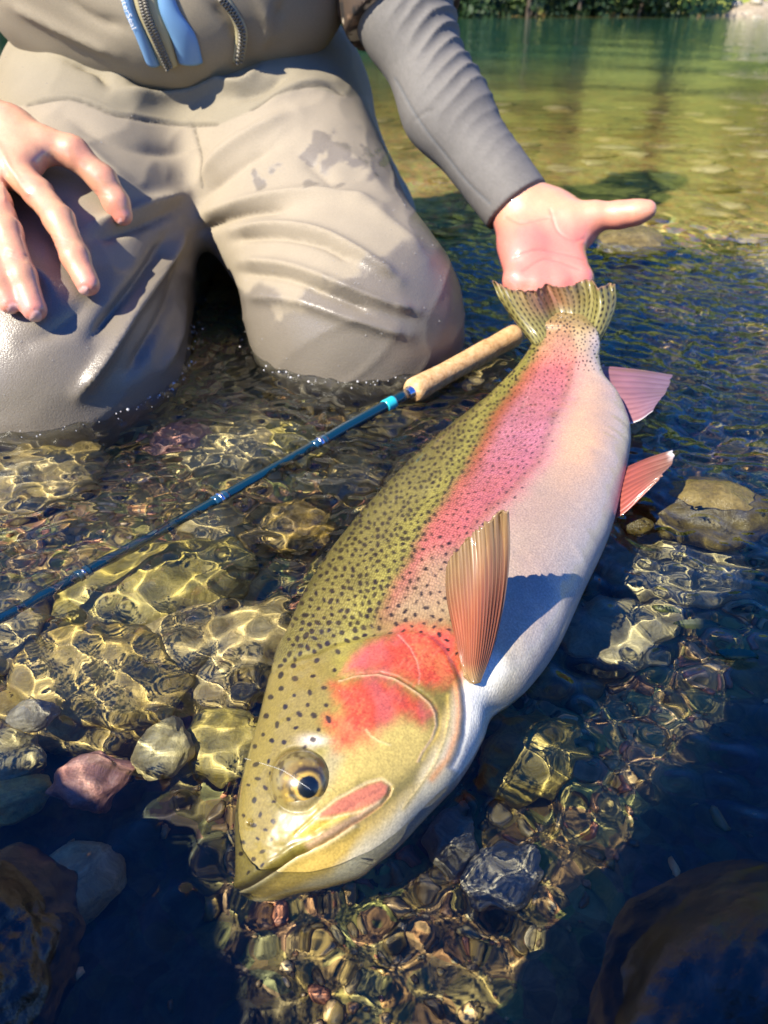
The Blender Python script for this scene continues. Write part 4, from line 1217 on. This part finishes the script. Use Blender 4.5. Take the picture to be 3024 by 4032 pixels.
# hand resting on the thigh, seen from its back
def on(qq, lift):
    P, nn_ = castv(f_pants, [qq])
    return P[0] + nn_[0] * lift
h2 = []
wr_ = on((-20, 262), .046)
el_ = wr_ + np.array([-.13, .16, .07])
h2 += [(cone(el_, wr_, .042, .0275), .01), (cone(on((-34, 285), .042), on((10, 300), .040), .024, .022), .02)]
mcp = [((62, 424), .026), ((10, 438), .028), ((-38, 455), .026), ((-80, 470), .022)]
for (m_, l_), rb in zip(mcp, (.0135, .0135, .0125, .0115)):
    h2.append((cone(on((-18 + m_[0] * .22, 300), .036), on(m_, l_), .0160, rb), .024))
h2.append((cone(on((20, 315), .036), on((118, 372), .026), .0175, .0135), .022))
h2.append((cone(on((60, 340), .030), on((80, 400), .026), .016, .012), .02))
h2 += chain([(on((112, 366), .026), .0140), (on((160, 382), .026), .0130), (on((212, 424), .020), .0112), (on((240, 460), .014), .0108), (on((254, 482), .011), .0090)], .008)
h2 += chain([(on((62, 424), .026), .0138), (on((96, 474), .024), .0118), (on((128, 522), .020), .0118), (on((158, 582), .013), .0108), (on((184, 630), .0098), .0096)], .006)
h2 += chain([(on((10, 438), .028), .0138), (on((22, 500), .026), .0120), (on((34, 552), .022), .0118), (on((56, 622), .014), .0110), (on((78, 680), .0100), .0098)], .005)
h2 += chain([(on((-38, 455), .026), .0128), (on((-22, 530), .024), .0112), (on((-8, 580), .020), .0112), (on((14, 632), .014), .0098), (on((30, 668), .0095), .0084)], .005)
h2 += chain([(on((-80, 470), .022), .0118), (on((-72, 540), .018), .0100), (on((-50, 620), .010), .0080)], .005)
f_h2 = union(h2, .012)
V2, F2 = polygonize(f_h2, (-.62, .40, .00), (-.02, 1.00, .42), .0015)
tk = PY((330, -60), 1.06)
f_core = union([ellip(tk + [0, 0, .02], (.15, .09, .15)), (ellip(tk + [0, .02, .26], (.155, .09, .22)), .08), (cone(tk + [-.16, .02, .40], el_ + [0, 0, 0], .05, .040), .04), (cone(tk + [.16, .02, .40], SH, .05, .045), .04), (cone(SH, E2, .05, .038), .03), (cone(E2, W, .030, .022), .02),
                (cone(tk + [0, .01, .44], tk + [0, -.01, .56], .055, .05), .05), (ellip(tk + [0, -.02, .66], (.075, .095, .115)), .03), (cone(tk + [0, -.11, .66], tk + [0, -.125, .635], .012, .014), .015), (cone(hipL, kneeL, .09, .065), .05), (cone(hipR, kneeR, .09, .065), .05)], .05)
V3, F3 = polygonize(f_core, (-.75, .45, -.2), (.45, 1.45, 1.2), .012, 3)
def skin_cols(V, f):
    n = fbm(V, 60, 3); n2_ = fbm(V, 250, 3)
    c = np.tile([.56, .285, .165], (len(V), 1))
    c = mixc(c, [.58, .23, .145], sstep(-.1, .5, n) * .6)
    return c * (1 + .06 * n2_)[:, None]
c1_ = skin_cols(V1, f_h1); c1_ = mixc(c1_, [.60, .175, .140], sstep(430, 520, proj(V1)[:, 1]) * .85)
q1_ = proj(V1)
for ln_ in ([(1188,452),(1205,500),(1238,520),(1262,515)], [(1110,556),(1160,540),(1215,548),(1262,560)], [(1092,470),(1130,482),(1185,470)], [(1130,585),(1180,560),(1250,580)]):
    e = poly_dist(q1_, resample(ln_, 20)); c1_ = mixc(c1_, [.45, .13, .10], np.exp(-(e / 2.5) ** 2) * .45)
    V1 = V1 - grad(f_h1, V1) * (.0007 * np.exp(-(e / 3) ** 2))[:, None]
c2_ = skin_cols(V2, f_h2); q2_ = proj(V2)
for p_ in [(128,522),(34,552),(212,424),(62,424),(10,438),(-8,580)]: c2_ = mixc(c2_, [.60, .20, .15], np.exp(-(np.hypot(*(q2_ - p_).T) / 18) ** 2) * .55)
for p_ in [(184,625),(75,680),(30,665),(252,478)]: c2_ = mixc(c2_, [.66, .22, .18], np.exp(-(np.hypot(*(q2_ - p_).T) / 40) ** 2) * .7)
nb = grad(f_h2, V2)
NAILS = [((179,634),(12,18),-.45),((77,688),(14,18),-.35),((27,668),(12,15),-.3),((257,484),(5,16),-.35)]
for ce, (a_, b_), an in NAILS:
    d = q2_ - ce; x_ = d[:, 0] * math.cos(an) - d[:, 1] * math.sin(an); y_ = d[:, 0] * math.sin(an) + d[:, 1] * math.cos(an)
    e = np.hypot(x_ / a_, y_ / b_); fc = (((EYE - V2) * nb).sum(1) > 0)
    c2_ = mixc(c2_, [.70, .42, .38], sstep(1.05, .85, e) * fc * .9); c2_ = mixc(c2_, [.46, .18, .13], np.exp(-((e - 1.06) / .09) ** 2) * fc * .3)
    V2 = V2 + nb * ((.0002 * sstep(1.0, .8, e) - .0004 * np.exp(-((e - 1.1) / .1) ** 2)) * fc)[:, None]
for p_ in [(128,522),(34,552),(-8,580),(212,424)]:
    for k_ in (-7, 0, 7): 
        e = np.abs((q2_[:, 1] - p_[1] - k_) - .35 * (q2_[:, 0] - p_[0])); nr_ = np.hypot(*(q2_ - p_).T) < 26
        V2 = V2 - nb * (.0004 * np.exp(-(e / 2) ** 2) * nr_)[:, None]
for ln_ in [[(-10,300),(20,360),(60,418)], [(-14,310),(0,370),(10,430)], [(-22,315),(-30,380),(-38,448)]]: V2 = V2 + nb * (.0013 * np.exp(-(poly_dist(q2_, ln_) / 6) ** 2))[:, None]
V1 = V1 + grad(f_h1, V1) * (.0005 * fbm(V1, 90, 3))[:, None]; V2 = V2 + nb * (.0006 * fbm(V2, 90, 3))[:, None]
c3_ = skin_cols(V3, f_core)
m_skin, nt, b = attr_mat('wet_skin', rough=.45, coat=.7, coat_rough=.07, noise=(900.0, .10, .0003))
b.inputs['Subsurface Weight'].default_value = .12; b.inputs['Subsurface Radius'].default_value = (.012 * U, .004 * U, .002 * U); b.inputs['Subsurface Scale'].default_value = .35
VV, FF = merge([(V1, [F1]), (V2, [F2]), (V3, [F3])])
obj('body', mesh_data('body', VV, FF, attrs={'Col': np.vstack([c1_, c2_, c3_])}), m_skin, person)
# ------------------------------------------------------------------ the water
wx, wy = axis(-60, 60, .0020, -.56, .56, 1.08), axis(-4, 13.6, .0020, .11, 1.05, 1.03)
X, Y = np.meshgrid(wx, wy)
rw = np.random.default_rng(11)
dx = np.maximum(np.gradient(wx)[None], np.gradient(wy)[:, None])
wX = X + .008 * np.sin(23 * Y + 9 * X + 1.0) + .005 * np.sin(41 * X - 17 * Y)
wY = Y + .008 * np.sin(27 * X - 12 * Y + 2.0) + .005 * np.sin(37 * Y + 25 * X)
rough_w = .85 + .55 * sstep(.36, .75, Y) * sstep(.25, -.2, X - .35 * Y) - .25 * sstep(.62, .95, Y)
Z = np.zeros_like(X)
for k in range(40):
    lam = .0115 * (4.6 ** (k / 39.0)) * rw.uniform(.9, 1.1)
    th = rw.normal(.75, .8)
    A = .00018 * (lam / .03) ** .75
    Z += A * np.clip((lam / dx - 2.5) / 3, 0, 1) * np.sin(2 * np.pi / lam * (wX * np.cos(th) + wY * np.sin(th)) + rw.uniform(0, 6.28))
Z *= rough_w * (1 - .32 * sstep(.36, .20, Y)) * (1 - .45 * np.exp(-((X + .03) ** 2 + (Y - .22) ** 2) / .06 ** 2))
for k in range(26):
    lam = .08 * (12 ** (k / 25.0)) * rw.uniform(.9, 1.1)
    th = rw.normal(1.2, .6)
    A = .0045 * lam * .35
    Z += A * np.clip((lam / dx - 3) / 4, 0, 1) * (.25 + .75 * sstep(.5, 1.6, Y)) * np.sin(2 * np.pi / lam * (wX * np.cos(th) + wY * np.sin(th)) + rw.uniform(0, 6.28))
# the surface climbs and rings where it meets the fish and the waders
near = (X > -.45) & (X < .35) & (Y > .12) & (Y < .95)
Pn = np.stack([X[near], Y[near]], 1)
ol = np.vstack([(Cc + dv * ac[:, None])[::30, :2], (Cc - dv * ac[:, None])[::-30, :2]])
d1 = np.maximum(poly_sd(Pn, ol), 0)
d2 = np.maximum(f_pants(np.column_stack([Pn, np.zeros(len(Pn))])), 0)
men = .0005 * np.exp(-d1 / .004) + .00035 * np.cos(2 * np.pi * d1 / .013) * np.exp(-d1 / .035)
nw = vnoise(Pn, 60)
men += .0040 * (.6 + .6 * nw) * np.exp(-d2 / .007) + .0009 * np.cos(2 * np.pi * d2 / .018 + 2 * nw) * np.exp(-d2 / .06)
Z[near] += men
V = np.stack([X, Y, Z], -1).reshape(-1, 3)
mw, nt, b = mat('river_water')
nt.nodes.remove(b)
g = N(nt, 'BsdfGlass', IOR=1.333, Roughness=0.0)
g.inputs['Color'].default_value = (.97, 1.0, .98, 1)
nt.links.new(g.outputs[0], nt.nodes['Material Output'].inputs[0])
mw2, nt, b = mat('river_water_distant')
nt.nodes.remove(b)
g = N(nt, 'BsdfGlass', IOR=1.333, Roughness=0.0)
g.inputs['Color'].default_value = (.97, 1.0, .98, 1)
nt.links.new(g.outputs[0], nt.nodes['Material Output'].inputs[0])
geo = N(nt, 'NewGeometry')
mp = N(nt, 'Mapping'); mp.inputs['Scale'].default_value = (.9, 1.6, .9)
nt.links.new(geo.outputs['Position'], mp.inputs[0])
t = N(nt, 'TexNoise', Scale=10.0, Detail=5.0, Roughness=.55)
nt.links.new(mp.outputs[0], t.inputs['Vector'])
bump(nt, g, t.outputs[0], .20, .02)
me = mesh_data('river_water', V, grid_faces(len(wy), len(wx)))
me.materials.append(mw); me.materials.append(mw2)
fi = np.zeros((len(wy) - 1, len(wx) - 1), np.int32)
fi[wy[:-1] > 1.25] = 1
me.polygons.foreach_set('material_index', fi.ravel())
water = obj('river_water', me, None)
water.cycles.is_caustics_receiver = False
water.cycles.is_caustics_caster = True
tag(water, kind='structure')
# ------------------------------------------------------------------ the rod
rod = empty('fishing_rod', PZ((600, 1000), .0), 'blue fishing rod with cork grip lying across the shallow water', 'fishing rod')
rz = lambda x: np.interp(x, [-60, 100, 700, 900, 1120], [-.010, -.008, -.002, .008, .014])
def rp(x):
    y = np.interp(x, [-300, 0, 890, 1116], [1490, 1337, 846, 722])
    return PB((x, y), rz(x)) if rz(x) < 0 else PZ((x, y), rz(x))
xs = np.concatenate([np.linspace(-420, 884, 60)])
path = np.array([rp(x) for x in xs])
M_BLANK = simple('rod_lacquer', (.003, .026, .042), .22, 0, 1.0)
M_TURQ = simple('turquoise_wrap', (.02, .42, .50), .3, 0, .6)
M_SILVER = simple('polished_metal', (.75, .76, .78), .2, 1.0)
M_WRAP = simple('thread_wrap', (.012, .055, .10), .2, 0, 1.0)
v_, f_ = tube_arr(path, np.linspace(.0037, .0051, len(path)), 16)
obj('blank', mesh_data('blank', v_, f_), M_BLANK, rod)
def seg(name, x0, x1, r, m, n=8, parent=rod, prof=None):
    p_ = np.array([rp(x) for x in np.linspace(x0, x1, n)])
    rr = np.full(n, r) if prof is None else r * np.interp(np.linspace(0, 1, n), *prof)
    v_, f_ = tube_arr(p_, rr, 24)
    return obj(name, mesh_data(name, v_, f_), m, parent)
m_cork, nt, b = mat('cork')
tc = N(nt, 'TexCoord'); t1 = N(nt, 'TexNoise', Scale=160.0, Detail=6.0, Roughness=.7); t2 = N(nt, 'TexVoronoi', Scale=420.0)
nt.links.new(tc.outputs['Object'], t1.inputs['Vector']); nt.links.new(tc.outputs['Object'], t2.inputs['Vector'])
r_ = ramp(nt, t1.outputs[0], [(.3, (.30, .15, .05)), (.5, (.52, .32, .14)), (.7, (.62, .42, .22))])
nt.links.new(r_.outputs[0], b.inputs['Base Color']); b.inputs['Roughness'].default_value = .6
bump(nt, b, t2.outputs[0], .4, .0006)
seg('cork_grip', 888, 1118, .0108, m_cork, 40, prof=([0, .02, .06, .3, .55, .72, .76, .80, .93, .985, 1], [.86, 1.02, 1.05, .92, .95, 1.0, .93, .95, 1.02, .98, .7]))
seg('winding_check', 878, 890, .0064, M_SILVER, 6, prof=([0, 1], [.75, 1.1]))
seg('wrap_band', 831, 850, .0057, M_TURQ)
for x in (180, 475, 690):
    w = seg('guide_wrap', x - 14, x + 14, .0052, M_WRAP)
    seg('guide_ring', x - 3, x + 3, .0057, M_SILVER, 4, parent=w)

# thin line over the eye
pts = [PZ((528, 1638), .006), PZ((555, 1646), .014), PZ((610, 1664), .031), PZ((648, 1690), .037), PZ((672, 1706), .035)]
v_, f_ = tube_arr(resample(pts, 50), .00005, 6)
ln_o = obj('fishing_line', mesh_data('fishing_line', v_, f_), simple('nylon', (.8, .82, .8), .15))
tag(ln_o, 'thin pale fishing line running across the trout eye', 'fishing line')

# leaves on the water
def leaf(q, L, W_, rz_, m, label, z=.0015):
    p = PZ(q, z) if z >= 0 else PB(q, z)
    u, v = np.meshgrid(np.linspace(-1, 1, 25), np.linspace(-1, 1, 9))
    w = W_ * (1 - u ** 2) ** .8 * (1 + .12 * np.sin(u * 22))
    X_, Y_ = u * L, v * w
    Z_ = .0012 * v ** 2 + .0016 * np.sin(u * 2.2) - .0006 * np.exp(-(v / .12) ** 2)
    c_, s_ = math.cos(rz_), math.sin(rz_)
    A = np.stack([X_ * c_ - Y_ * s_, X_ * s_ + Y_ * c_, Z_], -1).reshape(-1, 3)
    n = len(A); g_ = grid_faces(9, 25)
    o = obj('leaf', mesh_data('leaf', np.vstack([A, A - [0, 0, .0003]]), np.concatenate([g_, g_[:, ::-1] + n])), m)
    o.location = tuple(p * U)
    tag(o, label, 'leaf')
M_LEAF = simple('wet_leaf', (.035, .075, .020), .35, 0, .4)
M_LEAF2 = simple('drowned_leaf', (.10, .11, .02), .5)
leaf((1592, 1415), .0105, .0042, -.35, M_LEAF, 'dark green leaf floating at right edge on the blue water')
leaf((1505, 1350), .0130, .0045, -.15, M_LEAF2, 'olive leaf sunk just under the surface over pale stones', -.006)
leaf((1440, 1318), .0080, .0030, -.5, M_LEAF2, 'smaller drowned leaf left of the olive leaf', -.006)

# foam and bubbles where the water meets the waders and the fin
fv = []
m_foam, nt, b = mat('foam_bubble')
b.inputs['Base Color'].default_value = (.8, .8, .8, 1); b.inputs['Roughness'].default_value = .08
tb = N(nt, 'BsdfTransparent'); msb = N(nt, 'MixShader', Fac=.5)
nt.links.new(b.outputs[0], msb.inputs[1]); nt.links.new(tb.outputs[0], msb.inputs[2]); nt.links.new(msb.outputs[0], nt.nodes['Material Output'].inputs[0])
rb = np.random.default_rng(5)
Vw, Fw_ = np.array(me_w_v), None
sel = np.where((np.abs(Vw[:, 2] - .001) < .004) & (me_w_n[:, 1] < .35))[0]
Pq = proj(Vw[sel])
dn = .15 + 1.0 * np.exp(-((Pq[:, 0] - 330) / 70) ** 2) * (Pq[:, 1] > 700) + .35 * (Pq[:, 0] > 600) * (vnoise(Pq, .03) > .1) + .35 * (Pq[:, 0] < 150) * (vnoise(Pq, .03) > 0)
for k in sel[rb.uniform(0, 1, len(sel)) < dn * .5][:1500]:
    r_ = .00035 + .0010 * rb.uniform() ** 3
    p = Vw[k] + me_w_n[k] * [1, 1, 0] * abs(rb.normal(0, .006)) + me_w_n[k] * [1, 1, 0] * .0015
    p[2] = rb.uniform(.002, .0055)
    fv.append((iv * r_ + p, [if_]))
for _ in range(26):
    p = PZ((1300 + rb.normal(0, 9), 800 + rb.normal(0, 9)), .004); r_ = rb.uniform(.0006, .0014)
    fv.append((iv * r_ + p, [if_]))
v_, f_ = merge(fv)
fo = obj('foam', mesh_data('foam', v_, f_), m_foam); tag(fo, 'small bubbles along the waterline of the waders and at the anal fin', 'foam', kind='stuff')

# ------------------------------------------------------------------ far bank
def leaf_mat(name, c1, c2):
    m, nt, b = mat(name)
    oi = N(nt, 'Attribute', attribute_name='Tone')
    r_ = ramp(nt, oi.outputs['Fac'], [(0, c1), (1, c2)])
    nt.links.new(r_.outputs[0], b.inputs['Base Color'])
    b.inputs['Roughness'].default_value = .6
    t = N(nt, 'BsdfTranslucent'); nt.links.new(r_.outputs[0], t.inputs['Color'])
    ms = N(nt, 'MixShader', Fac=.3)
    nt.links.new(b.outputs[0], ms.inputs[1]); nt.links.new(t.outputs[0], ms.inputs[2])
    nt.links.new(ms.outputs[0], nt.nodes['Material Output'].inputs[0])
    return m
M_DKLEAF = leaf_mat('dark_foliage', (.016, .055, .012), (.050, .125, .028))
M_MDLEAF = leaf_mat('green_foliage', (.05, .10, .012), (.13, .19, .03))
M_LTLEAF = leaf_mat('yellow_green_foliage', (.15, .25, .02), (.38, .46, .05))
M_SHRUB = leaf_mat('shrub_foliage', (.006, .022, .005), (.022, .055, .012))
M_BARK = simple('bark', (.06, .045, .03), .9)
rt_ = np.random.default_rng(31)
def tree(x, y, h, wd, m, label, low=.25, n=1500, kind='tree', group=None, ls=.16):
    zb = float(bed_z(np.array([[x]]), np.array([[y]]))[0, 0])
    t = empty(kind, (x, y, zb), label, 'tree' if 'tree' in kind else 'shrub', group)
    pts = np.array([[x, y, zb - .2], [x + rt_.normal(0, .1), y, zb + h * .35], [x + rt_.normal(0, .2), y + .1, zb + h * .85]])
    parts = [tube_arr(resample(pts, 10), np.linspace(.03 * h, .006 * h, 10), 8)]
    lob = []
    for k in range(9):
        a = rt_.uniform(0, 6.28); hh = rt_.uniform(low, .95); rad = wd * rt_.uniform(.15, .75) * (1 - .5 * (hh - low))
        c_ = np.array([x + math.cos(a) * rad, y + math.sin(a) * rad, zb + h * hh]); lob.append((c_, wd * rt_.uniform(.28, .5)))
        s_ = pts[0] + (pts[2] - pts[0]) * max(hh - .2, .05)
        parts.append(tube_arr(np.array([s_, (s_ + c_) / 2 + [0, 0, -.03 * h], c_]), [.010 * h, .006 * h, .003 * h], 6))
    v_, f_ = merge(parts)
    obj('trunk', mesh_data('trunk', v_, f_), M_BARK, t)
    k = rt_.integers(0, len(lob), n)
    C_ = np.array([l[0] for l in lob])[k]; R_ = np.array([l[1] for l in lob])[k]
    d = rt_.normal(size=(n, 3)); d /= np.linalg.norm(d, axis=1)[:, None]
    P = C_ + d * (R_ * rt_.uniform(.35, 1.05, n) ** .6)[:, None] * [1, 1, .8]
    P[:, 2] = np.maximum(P[:, 2], zb + .05)
    a_ = rt_.normal(size=(n, 3)); a_ /= np.linalg.norm(a_, axis=1)[:, None]
    b_ = np.cross(a_, d + .4 * rt_.normal(size=(n, 3))); b_ /= np.linalg.norm(b_, axis=1)[:, None] + 1e-9
    s_ = ls * rt_.uniform(.5, 1.2, n)[:, None]
    q4 = np.stack([P - a_ * s_ * .5, P + b_ * s_ * .32, P + a_ * s_ * .5, P - b_ * s_ * .32], 1).reshape(-1, 3)
    tone = np.repeat(np.clip(rt_.normal(.5, .25, n) + .25 * np.array([rt_.normal() for _ in lob])[k], 0, 1), 4)
    obj('crown', mesh_data('crown', q4, np.arange(4 * n).reshape(n, 4), attrs={'Tone': tone}), m, t)
TL = [(-9.5, 14.6, 6.6, 2.1, 0), (-7.0, 14.2, 7.2, 2.0, 0), (-4.8, 14.8, 6.6, 2.1, 0), (-2.4, 14.0, 7.0, 2.0, 0), (-.4, 14.5, 6.6, 1.9, 0), (1.3, 14.0, 6.2, 1.6, 1), (3.2, 14.5, 5.6, 1.7, 2), (4.9, 15.2, 5.4, 1.6, 2), (6.6, 15.0, 5.6, 1.7, 2), (8.6, 15.6, 5.0, 1.9, 2), (11, 15.4, 4.8, 2.0, 2), (-12, 15.2, 5, 2.1, 0)]
lab = ['dark green bank tree across the river', 'mid green tree between dark and yellow trees across the river', 'sunlit yellow green tree on the far right bank']
ordn = ['leftmost', 'second from left', 'third from left', 'fourth from left', 'fifth from left', 'sixth from left', 'rightmost']
cnt = {0: 0, 1: 0, 2: 0}
for x, y, h, w, k in sorted(TL):
    l_ = lab[k] if k == 1 else '%s, %s of its row' % (lab[k], ordn[-1] if x == max(t_[0] for t_ in TL if t_[4] == k) else ordn[cnt[k]]); cnt[k] += 1
    tree(x, y, h, w, [M_DKLEAF, M_MDLEAF, M_LTLEAF][k], l_, .06, 3600, 'bank_tree', None if k == 1 else ['dark trees across the river', '', 'sunlit trees across the river'][k], .30)
for k in range(17):
    x = -7.5 + k * .72 + rt_.uniform(-.2, .2)
    if x > 4.7: continue
    tree(x, 12.45 + rt_.uniform(-.1, .25), rt_.uniform(.9, 1.5), .85, M_SHRUB, 'low dark shrub overhanging the far waterline', .0, 1100, 'bank_shrub', 'dark shrubs along the far bank', .11)
# pale gravel bar
X, Y = np.meshgrid(np.linspace(4.0, 13, 70), np.linspace(11.6, 14.2, 40))
Z = -.25 + .44 * sstep(11.7, 13.2, Y + .25 * np.sin(X * 1.7)) * sstep(4.0, 5.3, X) + .03 * fbm(np.stack([X.ravel(), Y.ravel()], 1), 3, 3).reshape(X.shape)
m_bar = stone_mat('bar_gravel', [(.25, (.20, .165, .11)), (.5, (.30, .25, .18)), (.75, (.40, .35, .27))], scale=4, rough=.9, rnd=False)
tag(obj('gravel_bar', mesh_data('gravel_bar', np.stack([X, Y, Z], -1).reshape(-1, 3), grid_faces(40, 70)), m_bar), kind='structure')
pb = stone_mesh('bar_rock', 77, 2, .4, .7)
for k in range(46):
    x, y = rt_.uniform(4.6, 9.5), rt_.uniform(12.0, 13.2)
    o = obj('bar_rock', pb, M_PALE)
    s = rt_.uniform(.05, .14); zz = -.25 + .44 * float(sstep(11.7, 13.2, np.array([y + .25 * math.sin(x * 1.7)]))[0]) * float(sstep(4.0, 5.3, np.array([x]))[0])
    o.location = (x * U, y * U, (zz + s * .2) * U); o.scale = (s, s, s); o.rotation_euler = (rt_.uniform(-.4, .4), rt_.uniform(-.4, .4), rt_.uniform(0, 6.28))
    tag(o, 'pale rock lying on the sunlit gravel bar across the river', 'rock', 'pale rocks on the far gravel bar')

# ------------------------------------------------------------------ the photographer, crouching behind the camera: throws the shadows in the foreground
ph = []
pc_ = np.array([-.20, -.215, 0])
ph += [cone(pc_ + [.03, -.02, .26], pc_ + [.0, .0, .72], .15, .16), cone(pc_ + [-.11, .05, .80], pc_ + [.17, -.12, .80], .08, .08),
       cone(pc_ + [.03, -.02, .88], pc_ + [.05, -.01, .96], .055, .055), ellip(pc_ + [.06, .0, 1.04], (.085, .10, .12)),
       cone(pc_ + [.18, -.10, .78], (.235, -.26, .50), .058, .046), cone((.22, -.24, .50), (.05, -.07, .31), .044, .030),
       cone(pc_ + [-.11, .05, .78], (-.16, -.20, .52), .055, .044), cone((-.16, -.20, .52), (-.04, -.075, .31), .042, .030),
       cone(pc_ + [-.10, .02, .20], (-.375, .015, .150), .11, .100), cone((-.375, .015, .150), (-.42, -.08, -.12), .095, .05), cone((-.42, -.08, -.12), (-.42, .04, -.12), .045, .035),
       cone(pc_ + [.12, -.02, .20], (.12, -.04, .02), .11, .08), cone((.12, -.04, .02), (.10, -.44, -.05), .078, .05)]
V, fq = polygonize(union(ph, .06), (-.66, -.85, -.25), (.5, .35, 1.25), .012, 3)
V = V + .004 * fbm(V, 15, 3)[:, None]
pho = empty('person', (-.17, -.30, -.1), 'photographer in dark waders crouching in the water in front of the trout, facing it', 'person')
cc = np.tile([.05, .055, .06], (len(V), 1)); cc[V[:, 2] > .42] = [.10, .11, .13]; cc[V[:, 2] > .44 + .2] = [.5, .3, .22]
obj('body', mesh_data('photographer_body', V, fq, attrs={'Col': cc}), m_slv, pho)
